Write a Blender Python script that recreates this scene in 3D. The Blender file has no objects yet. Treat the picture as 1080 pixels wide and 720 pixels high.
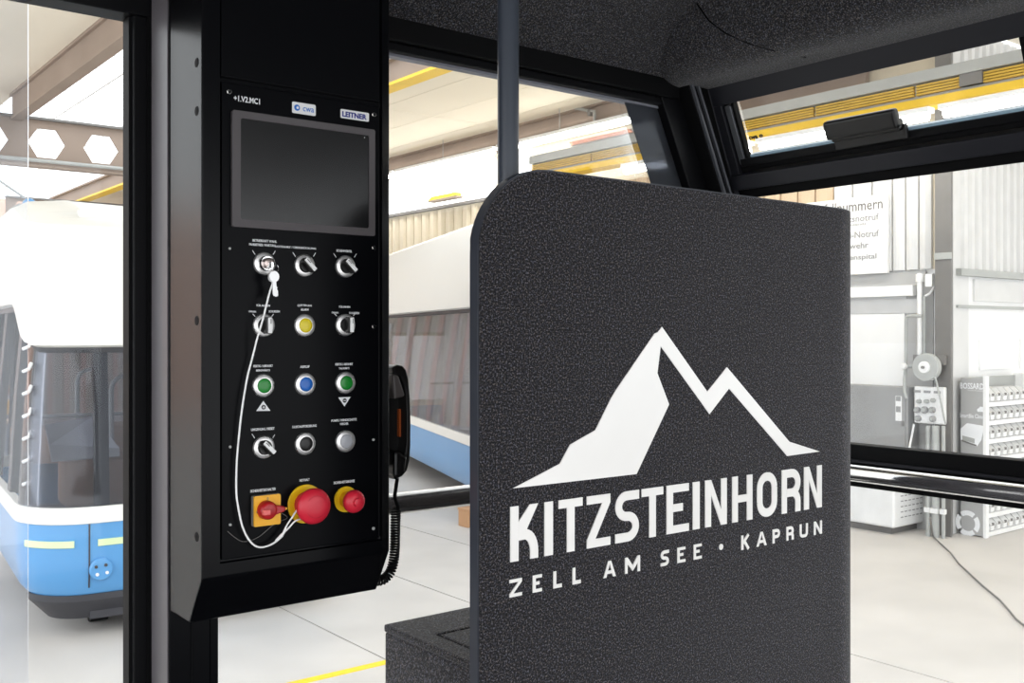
import bpy, bmesh, math, random
from mathutils import Vector, Matrix
random.seed(7)
S = bpy.context.scene
COL = S.collection
PI = math.pi

# ------------------------------------------------------------------ camera
CZ = 0.92                       # eye height above the cabin floor
FPX, HOR = 1063.0, 351.0        # focal length in pixels, horizon row (frame 1080 x 720)
YAW = math.radians(51.95)       # heading from +X (the long cabin wall) towards +Y
cd = bpy.data.cameras.new('camera')
cam = bpy.data.objects.new('camera', cd); COL.objects.link(cam)
cam.location = (0, 0, CZ)
cam.rotation_euler = (PI/2, 0, YAW - PI/2)
cd.sensor_width = 36.0
cd.lens = FPX/1080*36.0
cd.shift_y = -(360-HOR)/1080
cd.clip_start = 0.02
S.camera = cam

# ------------------------------------------------------------------ world, light, exposure
w = bpy.data.worlds.new('world'); S.world = w; w.use_nodes = True
bg = w.node_tree.nodes['Background']
bg.inputs[0].default_value = (0.96, 0.98, 1.0, 1); bg.inputs[1].default_value = 2.1
S.view_settings.view_transform = 'Standard'
S.view_settings.look = 'None'
S.view_settings.gamma = 1.0
S.view_settings.use_curve_mapping = False
S.view_settings.exposure = 0.3
try:
    S.cycles.transparent_max_bounces = 24
except Exception:
    pass

# ------------------------------------------------------------------ measuring helper
CT, ST = math.cos(YAW), math.sin(YAW)
def P(px, py, x=None, y=None, z=None):
    """Where the sight line through a photo position meets a real plane of the room."""
    t = (px-540)/FPX
    d = Vector((ST*t+CT, ST-CT*t, (HOR-py)/FPX))
    if x is not None: k = x/d.x
    elif y is not None: k = y/d.y
    else: k = (z-CZ)/d.z
    return Vector((d.x*k, d.y*k, d.z*k+CZ))
def XP(px, y): return P(px, 300, y=y).x          # x of a vertical line on a wall plane y
def YP(px, x): return P(px, 300, x=x).y          # y of a vertical line on a wall plane x

# ------------------------------------------------------------------ materials
MATS = {}
def mat(name, col, rough=0.5, metal=0.0, spec=0.5, noise=None, bump=None, emit=None, coat=0.0):
    """noise=(scale, amount) varies the colour, bump=(scale, strength)"""
    if name in MATS: return MATS[name]
    m = bpy.data.materials.new(name); m.use_nodes = True
    nt = m.node_tree; b = nt.nodes['Principled BSDF']
    b.inputs['Base Color'].default_value = (*col, 1)
    b.inputs['Roughness'].default_value = rough
    b.inputs['Metallic'].default_value = metal
    b.inputs['Specular IOR Level'].default_value = spec
    b.inputs['Coat Weight'].default_value = coat
    if emit:
        b.inputs['Emission Color'].default_value = (*emit[0], 1)
        b.inputs['Emission Strength'].default_value = emit[1]
    tc = nt.nodes.new('ShaderNodeTexCoord')
    ns = noise or (6.0, 0.05)
    n = nt.nodes.new('ShaderNodeTexNoise'); n.inputs['Scale'].default_value = ns[0]; n.inputs['Detail'].default_value = 4
    nt.links.new(tc.outputs['Object'], n.inputs['Vector'])
    r = nt.nodes.new('ShaderNodeValToRGB')
    r.color_ramp.elements[0].position = 0.3; r.color_ramp.elements[1].position = 0.7
    a = ns[1]
    r.color_ramp.elements[0].color = (*[max(0, c*(1-a)) for c in col], 1)
    r.color_ramp.elements[1].color = (*[min(1, c*(1+a)) for c in col], 1)
    nt.links.new(n.outputs['Fac'], r.inputs['Fac']); nt.links.new(r.outputs['Color'], b.inputs['Base Color'])
    if bump:
        n2 = nt.nodes.new('ShaderNodeTexNoise'); n2.inputs['Scale'].default_value = bump[0]; n2.inputs['Detail'].default_value = 3
        nt.links.new(tc.outputs['Object'], n2.inputs['Vector'])
        bp = nt.nodes.new('ShaderNodeBump'); bp.inputs['Strength'].default_value = bump[1]; bp.inputs['Distance'].default_value = 0.002
        nt.links.new(n2.outputs['Fac'], bp.inputs['Height']); nt.links.new(bp.outputs['Normal'], b.inputs['Normal'])
    MATS[name] = m
    return m

def felt_mat(name, lo, mid, hi, scale=520):
    m = bpy.data.materials.new(name); m.use_nodes = True
    nt = m.node_tree; b = nt.nodes['Principled BSDF']
    b.inputs['Roughness'].default_value = 1.0
    b.inputs['Specular IOR Level'].default_value = 0.1
    b.inputs['Sheen Weight'].default_value = 0.25
    b.inputs['Sheen Roughness'].default_value = 0.5
    tc = nt.nodes.new('ShaderNodeTexCoord')
    n = nt.nodes.new('ShaderNodeTexNoise'); n.inputs['Scale'].default_value = scale; n.inputs['Detail'].default_value = 3.0; n.inputs['Roughness'].default_value = 0.75
    nt.links.new(tc.outputs['Object'], n.inputs['Vector'])
    r = nt.nodes.new('ShaderNodeValToRGB'); e = r.color_ramp.elements
    e[0].position = 0.40; e[0].color = (*lo, 1)
    e[1].position = 0.66; e[1].color = (*hi, 1)
    q = e.new(0.52); q.color = (*mid, 1)
    nt.links.new(n.outputs['Fac'], r.inputs['Fac'])
    # tiny warm and cool fibres
    n3 = nt.nodes.new('ShaderNodeTexNoise'); n3.inputs['Scale'].default_value = scale*0.55; n3.inputs['Detail'].default_value = 1
    nt.links.new(tc.outputs['Object'], n3.inputs['Vector'])
    r3 = nt.nodes.new('ShaderNodeValToRGB')
    r3.color_ramp.elements[0].position = 0.4; r3.color_ramp.elements[0].color = (0.9, 0.94, 1.12, 1)
    r3.color_ramp.elements[1].position = 0.62; r3.color_ramp.elements[1].color = (1.12, 1.0, 0.9, 1)
    nt.links.new(n3.outputs['Fac'], r3.inputs['Fac'])
    mx = nt.nodes.new('ShaderNodeMix'); mx.data_type = 'RGBA'; mx.blend_type = 'MULTIPLY'; mx.inputs[0].default_value = 1.0
    nt.links.new(r.outputs['Color'], mx.inputs[6]); nt.links.new(r3.outputs['Color'], mx.inputs[7])
    nt.links.new(mx.outputs[2], b.inputs['Base Color'])
    bp = nt.nodes.new('ShaderNodeBump'); bp.inputs['Strength'].default_value = 0.6; bp.inputs['Distance'].default_value = 0.002
    nt.links.new(n.outputs['Fac'], bp.inputs['Height']); nt.links.new(bp.outputs['Normal'], b.inputs['Normal'])
    MATS[name] = m
    return m

def glass_mat(name, tint=(1, 1, 1), refl=0.6, rough=0.02, veil=0.0, veilcol=(0.9, 0.92, 0.95)):
    m = bpy.data.materials.new(name); m.use_nodes = True
    nt = m.node_tree; nt.nodes.remove(nt.nodes['Principled BSDF'])
    out = nt.nodes['Material Output']
    tr = nt.nodes.new('ShaderNodeBsdfTransparent'); tr.inputs[0].default_value = (*tint, 1)
    gl = nt.nodes.new('ShaderNodeBsdfGlossy'); gl.inputs['Roughness'].default_value = rough
    gl.inputs[0].default_value = (0.95, 0.97, 1, 1)
    fr = nt.nodes.new('ShaderNodeFresnel'); fr.inputs[0].default_value = 1.4
    mu = nt.nodes.new('ShaderNodeMath'); mu.operation = 'MULTIPLY'; mu.inputs[1].default_value = refl
    nt.links.new(fr.outputs[0], mu.inputs[0])
    mx = nt.nodes.new('ShaderNodeMixShader')
    nt.links.new(mu.outputs[0], mx.inputs[0]); nt.links.new(tr.outputs[0], mx.inputs[1]); nt.links.new(gl.outputs[0], mx.inputs[2])
    last = mx
    if veil > 0:
        df = nt.nodes.new('ShaderNodeBsdfTranslucent'); df.inputs[0].default_value = (*veilcol, 1)
        m2 = nt.nodes.new('ShaderNodeMixShader'); m2.inputs[0].default_value = veil
        nt.links.new(mx.outputs[0], m2.inputs[1]); nt.links.new(df.outputs[0], m2.inputs[2]); last = m2
    nt.links.new(last.outputs[0], out.inputs[0])
    MATS[name] = m
    return m

def emit_mat(name, col, strength):
    m = bpy.data.materials.new(name); m.use_nodes = True
    nt = m.node_tree; nt.nodes.remove(nt.nodes['Principled BSDF'])
    e = nt.nodes.new('ShaderNodeEmission'); e.inputs[0].default_value = (*col, 1); e.inputs[1].default_value = strength
    nt.links.new(e.outputs[0], nt.nodes['Material Output'].inputs[0]); MATS[name] = m
    return m

def lin(r, g, b):
    f = lambda c: ((c/255+0.055)/1.055)**2.4 if c > 10 else c/255/12.92
    return (f(r), f(g), f(b))

felt = felt_mat('felt', (0.003, 0.003, 0.004), (0.013, 0.0125, 0.0145), (0.20, 0.193, 0.205), 400)
felt_c = felt_mat('felt_ceiling', (0.004, 0.004, 0.005), (0.017, 0.017, 0.019), (0.18, 0.18, 0.19), 400)
black = mat('black_powder_coat', (0.0035, 0.0036, 0.0045), 0.42, spec=0.14, bump=(900, 0.05))
satin = mat('black_satin_housing', (0.0025, 0.0027, 0.0036), 0.24, spec=0.12)
plate_m = mat('black_panel_sheet', (0.0022, 0.0024, 0.0033), 0.30, spec=0.07)
frame_m = mat('anthracite_aluminium', (0.016, 0.0165, 0.021), 0.45, spec=0.25)
rubber = mat('black_rubber', (0.0035, 0.0035, 0.004), 0.6, spec=0.10)
edge_m = mat('slate_edge_band', (0.045, 0.05, 0.064), 0.33, spec=0.4)
pole_m = mat('slate_painted_tube', (0.045, 0.054, 0.072), 0.30, spec=0.5)
steel = mat('brushed_steel', (0.55, 0.54, 0.52), 0.22, metal=1.0)
bezel_m = mat('satin_steel_ring', (0.78, 0.77, 0.76), 0.36, metal=0.85)
scr_bez = mat('screen_surround_grey', lin(84, 80, 82), 0.5, spec=0.3)
scr_m = mat('screen_glass_black', (0.008, 0.008, 0.0085), 0.22, spec=0.45)
logo_m = mat('satin_metal_foil', (0.90, 0.88, 0.855), 0.38, metal=0.15, noise=(2.5, 0.05))
white_txt = mat('white_print', (0.85, 0.86, 0.88), 0.6)
yellow_b = mat('yellow_lens', lin(226, 206, 30), 0.3)
blue_b = mat('blue_lens', lin(20, 100, 190), 0.3)
green_b = mat('green_lens', lin(14, 130, 40), 0.3)
clear_b = mat('clear_lens', lin(170, 172, 178), 0.25)
estop_y = mat('safety_yellow', lin(250, 205, 20), 0.4)
estop_o = mat('switch_yellow', lin(246, 180, 25), 0.4)
red_m = mat('emergency_red', lin(214, 36, 58), 0.38)
red_d = mat('switch_red', lin(180, 28, 34), 0.35)
pink_m = mat('pink_tip', lin(240, 110, 105), 0.4)  # paler pink than the red handle
white_pl = mat('white_plastic', (0.82, 0.82, 0.82), 0.4)
cord_m = mat('white_cord', (0.95, 0.95, 0.94), 0.6)
chrome = mat('chrome', (0.8, 0.8, 0.8), 0.12, metal=1.0)
orange = mat('orange_label', lin(190, 92, 40), 0.5)
phone_m = mat('handset_black', (0.008, 0.0075, 0.0075), 0.33, spec=0.4)
blue_ink = mat('blue_print', lin(30, 40, 130), 0.5)
sky_ink = mat('light_blue_print', lin(30, 110, 200), 0.5)
black_ink = mat('black_print', (0.01, 0.01, 0.01), 0.6)
glass = glass_mat('clear_cabin_glass', (0.97, 0.98, 0.98), 0.35)
glass_veil = glass_mat('reflecting_door_glass', (0.95, 0.96, 0.98), 1.0, veil=0.05, veilcol=(0.75, 0.78, 0.82))  # pale veil mixed into the glass for the reflection of the bright hall
frit = glass_mat('printed_glass_edge', (0.17, 0.18, 0.20), 0.6, 0.05, veil=0.25, veilcol=(0.26, 0.28, 0.31))

concrete = mat('concrete_floor', lin(205, 201, 197), 0.55, noise=(1.3, 0.10), bump=(40, 0.12))
joint_m = mat('floor_joint', lin(150, 143, 136), 0.8)
line_y = mat('yellow_floor_paint', lin(250, 212, 50), 0.6, noise=(30, 0.08))
cream = mat('cream_ceiling_board', lin(236, 228, 212), 0.85, noise=(0.8, 0.04))
brown_st = mat('brown_grey_steel', lin(150, 134, 122), 0.7, noise=(2, 0.08))
dark_st = mat('grey_steel', lin(120, 118, 116), 0.6)
lite_st = mat('light_grey_steel', lin(170, 172, 170), 0.6)
crane_y = mat('crane_yellow', lin(236, 196, 52), 0.5)
crane_o = mat('ochre_conductor', lin(205, 168, 62), 0.55, noise=(8, 0.08))
white_w = mat('white_wall_paint', lin(240, 240, 240), 0.8, noise=(1.2, 0.02))
grey_w = mat('grey_wall_paint', lin(178, 178, 178), 0.8, noise=(2, 0.04))
tan_w = mat('tan_cladding', lin(190, 168, 142), 0.7, noise=(3, 0.05))
lgrey_w = mat('pale_grey_cladding', lin(212, 212, 212), 0.65)
beige_w = mat('beige_cladding', lin(214, 204, 184), 0.75, noise=(1.5, 0.04))
peach_w = mat('peach_wall', lin(240, 200, 180), 0.8)
grey_cab = mat('grey_cabinet_paint', lin(150, 150, 150), 0.5)
sheet_grey = mat('display_panel_grey', lin(172, 172, 172), 0.6)
bin_m = mat('pale_bin_plastic', lin(205, 205, 205), 0.5)
g_blue = mat('gondola_blue', lin(82, 148, 204), 0.3, coat=0.3, noise=(3, 0.02))
g_white = mat('gondola_white', lin(228, 227, 222), 0.35, noise=(3, 0.01))
g_dark = mat('gondola_black_frame', lin(52, 52, 58), 0.5)
g_glass = glass_mat('gondola_tinted_glass', (0.66, 0.67, 0.71), 0.8, 0.02, veil=0.10, veilcol=(0.35, 0.36, 0.40))
g_glass2 = glass_mat('gondola_clear_glass', (0.88, 0.89, 0.92), 0.7, 0.02, veil=0.08, veilcol=(0.5, 0.5, 0.55))
g_brown = mat('brown_bench', lin(165, 132, 112), 0.8)
g_floor = mat('gondola_floor_grey', lin(92, 92, 100), 0.7)
strip_m = mat('pale_green_strip', lin(208, 226, 178), 0.4)
tube_m = emit_mat('lit_tube', (1.0, 0.98, 0.94), 22.0)
clere_m = emit_mat('daylit_opal_glazing', (1.0, 1.0, 1.0), 3.2)

# ------------------------------------------------------------------ mesh builder
def wloc(o):
    v = Vector((0, 0, 0))
    while o is not None: v = v+o.location; o = o.parent
    return v
class MB:
    def __init__(s): s.v = []; s.f = []; s.smooth = False
    def add(s, vs, fs):
        o = len(s.v); s.v += [tuple(v) for v in vs]; s.f += [[i+o for i in f] for f in fs]; return s
    def box(s, a, b):
        x0, x1 = sorted((a[0], b[0])); y0, y1 = sorted((a[1], b[1])); z0, z1 = sorted((a[2], b[2]))
        return s.add([(x0,y0,z0),(x1,y0,z0),(x1,y1,z0),(x0,y1,z0),(x0,y0,z1),(x1,y0,z1),(x1,y1,z1),(x0,y1,z1)],
                     [(0,3,2,1),(4,5,6,7),(0,1,5,4),(1,2,6,5),(2,3,7,6),(3,0,4,7)])
    def prism(s, pts, vec):
        """polygon of 3-D points pushed along vec"""
        n = len(pts); vec = Vector(vec); pts = [Vector(p) for p in pts]
        return s.add(pts+[p+vec for p in pts], [list(range(n))[::-1], list(range(n, 2*n))]+[[i, (i+1) % n, n+(i+1) % n, n+i] for i in range(n)])
    def xz(s, pts, y0, y1):
        return s.prism([(p[0], y0, p[1]) for p in pts], (0, y1-y0, 0))
    def xy(s, pts, z0, z1):
        return s.prism([(p[0], p[1], z0) for p in pts], (0, 0, z1-z0))
    def yz(s, pts, x0, x1):
        return s.prism([(x0, p[0], p[1]) for p in pts], (x1-x0, 0, 0))
    def tube(s, path, r, n=10, closed=False):
        path = [Vector(p) for p in path]; m = len(path); rings = []; prev = None
        for i, p in enumerate(path):
            if closed: t = path[(i+1) % m]-path[i-1]
            else: t = path[min(i+1, m-1)]-path[max(i-1, 0)]
            t.normalize()
            if prev is None:
                u = t.orthogonal().normalized()
            else:
                u = (prev-t*prev.dot(t)).normalized()
            prev = u; v = t.cross(u); rr = r[i] if isinstance(r, (list, tuple)) else r
            rings.append([p+u*(math.cos(2*PI*k/n)*rr)+v*(math.sin(2*PI*k/n)*rr) for k in range(n)])
        vs = [q for g in rings for q in g]; fs = []
        for i in range(m if closed else m-1):
            for k in range(n):
                a = i*n+k; b = i*n+(k+1) % n; c = ((i+1) % m)*n+(k+1) % n; d = ((i+1) % m)*n+k
                fs.append((a, b, c, d))
        if not closed: fs += [list(range(n))[::-1], [(m-1)*n+k for k in range(n)]]
        s.smooth = True
        return s.add(vs, fs)
    def lathe(s, c, axis, prof, n=28):
        """prof = [(distance along axis, radius)] around centre c"""
        axis = Vector(axis).normalized(); u = axis.orthogonal().normalized(); v = axis.cross(u); c = Vector(c)
        vs = []; fs = []
        for (d, r) in prof:
            vs += [c+axis*d+u*(math.cos(2*PI*k/n)*r)+v*(math.sin(2*PI*k/n)*r) for k in range(n)]
        for i in range(len(prof)-1):
            for k in range(n):
                fs.append((i*n+k, i*n+(k+1) % n, (i+1)*n+(k+1) % n, (i+1)*n+k))
        fs += [list(range(n))[::-1], [(len(prof)-1)*n+k for k in range(n)]]
        return s.add(vs, fs)
    def build(s, name, m, parent=None, bevel=0, local=False, smooth=None, segs=2, solid=None):
        me = bpy.data.meshes.new(name)
        off = wloc(parent) if (parent is not None and not local) else Vector((0, 0, 0))
        me.from_pydata([Vector(v)-off for v in s.v], [], s.f)
        bm = bmesh.new(); bm.from_mesh(me); bmesh.ops.recalc_face_normals(bm, faces=bm.faces); bm.to_mesh(me); bm.free()
        me.materials.append(m)
        o = bpy.data.objects.new(name, me); COL.objects.link(o)
        if parent is not None: o.parent = parent
        sm = s.smooth if smooth is None else smooth
        if sm:
            for p in me.polygons: p.use_smooth = True
            try: me.set_sharp_from_angle(angle=math.radians(38))
            except Exception: pass
        if solid:
            md = o.modifiers.new('solid', 'SOLIDIFY'); md.thickness = solid; md.offset = 0
        if bevel:
            md = o.modifiers.new('bevel', 'BEVEL'); md.width = bevel; md.segments = segs; md.limit_method = 'ANGLE'; md.angle_limit = math.radians(35)
        return o

def tag(o, label, cat, group=None):
    o['label'] = label; o['category'] = cat
    if group: o['group'] = group
    return o
def struct(o):
    o['kind'] = 'structure'; return o
def empty(name, loc, rz=0.0):
    o = bpy.data.objects.new(name, None); COL.objects.link(o); o.location = loc; o.rotation_euler = (0, 0, rz)
    o.matrix_world = Matrix.Translation(Vector(loc)) @ Matrix.Rotation(rz, 4, 'Z')
    o.empty_display_size = 0.1
    return o

# flat print: built-in font turned into a thin mesh
def text_mesh(body, size, bold=0.0, ext=0.0002):
    c = bpy.data.curves.new('print', 'FONT'); c.body = body; c.size = size; c.align_x = 'CENTER'; c.align_y = 'CENTER'
    c.extrude = ext; c.offset = bold; c.resolution_u = 2
    o = bpy.data.objects.new('print', c); COL.objects.link(o)
    bpy.context.view_layer.update()
    me = bpy.data.meshes.new_from_object(o.evaluated_get(bpy.context.evaluated_depsgraph_get()))
    bpy.data.objects.remove(o); bpy.data.curves.remove(c)
    return me
def put_text(name, body, centre, right, up, width, height, m, parent, bold=0.0):
    """lettering centred at a point, fitted to width x height, on the plane right x up"""
    me = text_mesh(body, 1.0, bold)
    xs = [v.co.x for v in me.vertices]; ys = [v.co.y for v in me.vertices]
    cx, cy = (min(xs)+max(xs))/2, (min(ys)+max(ys))/2
    sx = width/(max(xs)-min(xs)); sy = height/(max(ys)-min(ys))
    R_, U = Vector(right).normalized(), Vector(up).normalized(); N = R_.cross(U); c = Vector(centre)
    off = wloc(parent)
    for v in me.vertices:
        v.co = c + R_*((v.co.x-cx)*sx) + U*((v.co.y-cy)*sy) + N*v.co.z - off
    me.materials.clear(); me.materials.append(m)
    o = bpy.data.objects.new(name, me); COL.objects.link(o); o.parent = parent
    return o

# stroke lettering for the emblem
def offset_path(pts, s):
    L, R_ = [], []
    pts = [p for i, p in enumerate(pts) if i == 0 or (Vector(p)-Vector(pts[i-1])).length > 1e-6]
    n = len(pts)
    for i in range(n):
        p = Vector(pts[i])
        d0 = (Vector(pts[i])-Vector(pts[i-1])).normalized() if i > 0 else None
        d1 = (Vector(pts[i+1])-Vector(pts[i])).normalized() if i < n-1 else None
        if d0 is None: d0 = d1
        if d1 is None: d1 = d0
        n0 = Vector((-d0.y, d0.x)); n1 = Vector((-d1.y, d1.x)); m = (n0+n1)
        m = m/max(0.3, m.length_squared)*2
        L.append(p+m*(s/2)); R_.append(p-m*(s/2))
    return L+R_[::-1]
def arc(cx, cy, rx, ry, a0, a1, n=7):
    return [(cx+rx*math.cos(math.radians(a0+(a1-a0)*i/n)), cy+ry*math.sin(math.radians(a0+(a1-a0)*i/n))) for i in range(n+1)]
def glyph(ch, x0, x1, z0, z1, s):
    """polygons of one capital; s is the stroke width"""
    h = z1-z0; w_ = x1-x0; a = s/2; P_ = []
    rect = lambda xa, xb, za, zb: [(xa, za), (xb, za), (xb, zb), (xa, zb)]
    stem = lambda x: rect(x, x+s, z0, z1)
    r = min((w_-s)*0.48, h*0.25)
    if ch == 'I': P_ = [rect(x0, x1, z0, z1)]
    elif ch == 'K':
        zm = z0+h*0.56
        P_ = [stem(x0), [(x0+s, zm-0.2*s), (x0+s*1.9, zm-0.2*s), (x1, z1), (x1-s*1.05, z1), (x0+s, zm+s*0.8)],
              offset_path([(x0+s, zm-a), (x1-a-r, zm-a)]+arc(x1-a-r, zm-a-r*1.5, r, r*1.5, 90, 0)+[(x1-a, z0)], s)]
    elif ch == 'k':
        zm = z0+h*0.45
        P_ = [stem(x0), offset_path([(x0+s*0.7, zm), (x1-a, z1)], s), offset_path([(x0+s*1.5, zm+h*0.12), (x1-a, z0)], s)]
    elif ch == 'T': P_ = [rect(x0, x1, z1-s*0.85, z1), rect((x0+x1)/2-a, (x0+x1)/2+a, z0, z1-s*0.85)]
    elif ch == 'Z':
        q = s*0.85
        P_ = [rect(x0, x1, z1-q, z1), rect(x0, x1, z0, z0+q), [(x0, z0+q), (x0+s*1.15, z0+q), (x1, z1-q), (x1-s*1.15, z1-q)]]
    elif ch == 'S':
        q = s*0.95; zm = (z0+z1)/2
        ry = (h-q)/4
        P_ = [offset_path([(x1, z1-q/2), (x0+a+r, z1-q/2)]+arc(x0+a+r, z1-q/2-ry, r, ry, 90, 180)+arc(x0+a+r, zm+ry, r, ry, 180, 270)[1:]
              + arc(x1-a-r, zm-ry, r, ry, 90, 0)+arc(x1-a-r, z0+q/2+ry, r, ry, 0, -90)[1:]+[(x0, z0+q/2)], q)]
    elif ch == 'E': P_ = [stem(x0), rect(x0+s, x1, z1-s*0.85, z1), rect(x0+s, x1, z0, z0+s*0.85), rect(x0+s, x1-w_*0.28, z0+h*0.52-s*0.42, z0+h*0.52+s*0.42)]
    elif ch == 'N': P_ = [stem(x0), stem(x1-s), [(x0+s, z1), (x1-s, z0+h*0.33), (x1-s, z0), (x0+s, z1-h*0.33)]]
    elif ch == 'H': P_ = [stem(x0), stem(x1-s), rect(x0+s, x1-s, z0+h*0.5-s*0.42, z0+h*0.5+s*0.42)]
    elif ch == 'O':
        q = offset_path
        pts = arc(x1-a-r, z1-a-r, r, r, 0, 90)+arc(x0+a+r, z1-a-r, r, r, 90, 180)+arc(x0+a+r, z0+a+r, r, r, 180, 270)+arc(x1-a-r, z0+a+r, r, r, 270, 360)
        pts.append(pts[0]); P_ = [q(pts[:len(pts)//2+1], s), q(pts[len(pts)//2:], s)]
    elif ch in 'RP':
        zm = z0+h*0.46; ry = (z1-a-zm)/2; rr = min(r, ry)
        P_ = [stem(x0), offset_path([(x0+s, z1-a), (x1-a-rr, z1-a)]+arc(x1-a-rr, z1-a-rr, rr, rr, 90, 0)+arc(x1-a-rr, zm+rr, rr, rr, 0, -90)+[(x0+s, zm)], s)]
        if ch == 'R': P_.append(offset_path([(x0+s, zm), (x1-a-rr, zm)]+arc(x1-a-rr, zm-rr, rr, rr, 90, 0)+[(x1-a, z0)], s))
    elif ch == 'L': P_ = [stem(x0), rect(x0+s, x1, z0, z0+s)]
    elif ch == 'A':
        xm = (x0+x1)/2; f = 1.08
        P_ = [[(x0, z0), (x0+s*f, z0), (xm+s*0.25, z1), (xm-s*0.55, z1)], [(x1-s*f, z0), (x1, z0), (xm+s*0.55, z1), (xm-s*0.25, z1)],
              rect(x0+w_*0.24, x1-w_*0.24, z0+h*0.22, z0+h*0.22+s*0.9)]
    elif ch == 'M':
        xm = (x0+x1)/2
        P_ = [stem(x0), stem(x1-s), [(x0+s, z1), (xm, z0+h*0.45), (xm, z0+h*0.1), (x0+s, z1-h*0.42)], [(x1-s, z1), (xm, z0+h*0.45), (xm, z0+h*0.1), (x1-s, z1-h*0.42)]]
    elif ch == 'U': P_ = [offset_path([(x0+a, z1), (x0+a, z0+a+r)]+arc(x0+a+r, z0+a+r, r, r, 180, 270)+arc(x1-a-r, z0+a+r, r, r, 270, 360)+[(x1-a, z1)], s)]
    elif ch == '.':
        P_ = [[(x0+w_/2+w_/2*math.cos(2*PI*k/14), z0+h/2+w_/2*math.sin(2*PI*k/14)) for k in range(14)]]
    return P_

# ================================================================== THE HALL (setting)
HF = -0.78                      # hall floor level
HC = CZ+2.62                    # hall ceiling level
fl = struct(empty('floor', (0, 0, HF)))
for (xa, xb) in ((-9, 2.712), (2.724, 3.70), (3.712, 4.70), (4.712, 16)):
    MB().box((xa, -6, HF-0.15), (xb, 22, HF)).build('slab', concrete, fl)
MB().box((-9, -6, HF-0.2), (16, 22, HF-0.012)).build('joint_bed', joint_m, fl)
yl = MB().box((-3, 4.47, HF), (4.6, 4.53, HF+0.002)).build('yellow_marking', line_y, fl)

# ceiling boards either side of a long rooflight
ce = struct(empty('ceiling', (0, 0, HC)))
for k in range(2):
    MB().box((-0.646+k*1.588, 1.9, HC), (-0.646+(k+1)*1.588-0.012, 21.9, HC+0.06)).build('board', cream, ce)
for k in range(6):  # unseen roof continued here to cut top light on the right floor
    MB().box((5.30+k*1.75, -6, HC), (5.30+(k+1)*1.75-0.012, 4.38, HC+0.06)).build('board', cream, ce)
for k in range(4):
    for j in range(3):
        MB().box((5.30+k*0.73, 4.4+j*5.8, HC), (5.30+(k+1)*0.73-0.008, 4.4+(j+1)*5.8-0.012, HC+0.06)).build('board', cream, ce)
for k in range(11):
    MB().box((2.53, 7.5+k*0.62, HC+0.20), (5.1, 7.5+k*0.62+0.012, HC+0.215)).build('glazing_bar', white_pl, ce)
for xx in (3.35, 4.2):
    MB().box((xx, 7.2, HC+0.14), (xx+0.02, 21.8, HC+0.16)).build('glazing_bar', white_pl, ce)

def beam_y(name, x, z0, z1, y0, y1, m, flange, fm, label):
    r = empty(name, (x, y0, z0)); tag(r, label, 'beam')
    MB().box((x-0.03, y0, z0), (x+0.03, y1, z1)).build('web', m, r)
    MB().box((x-flange, y0, z0-0.03), (x+flange, y1, z0)).build('flange', fm, r)
    MB().box((x-flange, y0, z1), (x+flange, y1, z1+0.03)).build('flange', m, r)
    return r
B1 = beam_y('roof_beam', 2.53, CZ+2.36, CZ+2.59, 2.0, 12.1, brown_st, 0.06, brown_st, 'brown-grey steel roof beam crossing the cream ceiling above the left gondola')
B3 = beam_y('roof_beam', 5.2, CZ+2.44, CZ+2.66, 4.4, 21.5, brown_st, 0.09, crane_y, 'roof beam with yellow underside along the right edge of the skylight')
B2 = beam_y('roof_beam', 7.95, CZ+2.40, CZ+2.60, 5.0, 21.5, brown_st, 0.10, brown_st, 'brown steel beam above the long row of tube lights')

def castellated(y, x0, n, z0, z1, label, hexm=None):
    r = empty('castellated_beam', (x0, y, z0)); tag(r, label, 'beam')
    mb = MB(); c = 0.585; hz = (z0+z1)/2; hw, hh = 0.195, 0.16
    for i in range(n):
        a = x0+i*c; b = a+c; m = (a+b)/2
        TL, TR, BL, BR, ML, MR = (a, y, z1), (b, y, z1), (a, y, z0), (b, y, z0), (a, y, hz), (b, y, hz)
        h = [(m+hw, y, hz), (m+hw/2, y, hz+hh), (m-hw/2, y, hz+hh), (m-hw, y, hz), (m-hw/2, y, hz-hh), (m+hw/2, y, hz-hh)]
        V = [TL, TR, BR, BL, ML, MR]+h
        mb.add(V, [(0, 1, 7, 8), (0, 8, 9, 4), (4, 9, 10, 3), (3, 10, 11, 2), (2, 11, 6, 5), (5, 6, 7, 1)])
    mb.build('web', brown_st, r, solid=0.03)
    MB().box((x0, y-0.07, z1), (x0+n*c, y+0.07, z1+0.025)).build('flange', dark_st, r)
    MB().box((x0, y-0.07, z0-0.025), (x0+n*c, y+0.07, z0)).build('flange', brown_st, r)
    return r
cx0 = XP(49, 12.06)-0.585*1.5
cb = castellated(12.06, cx0, 6, CZ+1.86, CZ+2.36, 'nearer steel beam with hexagonal holes below the skylight')
MB().tube([(cx0, 11.97, CZ+1.90), (cx0+3.5, 11.97, CZ+1.90)], 0.022).build('conduit', lite_st, cb)
castellated(19.4, 3.9, 8, CZ+1.95, CZ+2.38, 'farther brown beam with hexagonal holes in front of the peach wall')

# end wall of the hall
we = struct(empty('wall_back', (0, 21.6, HF)))
MB().box((-9, 21.6, HF), (9.2, 21.9, HC)).build('panel', peach_w, we)
mb = MB()
x = 2.0
while x < 8.6:
    mb.xy([(x, 21.6), (x+0.05, 21.54), (x+0.17, 21.54), (x+0.22, 21.6)], HF, CZ+1.9); x += 0.32
mb.build('cladding_ribs', beige_w, we)['kind'] = 'stuff'

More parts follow.
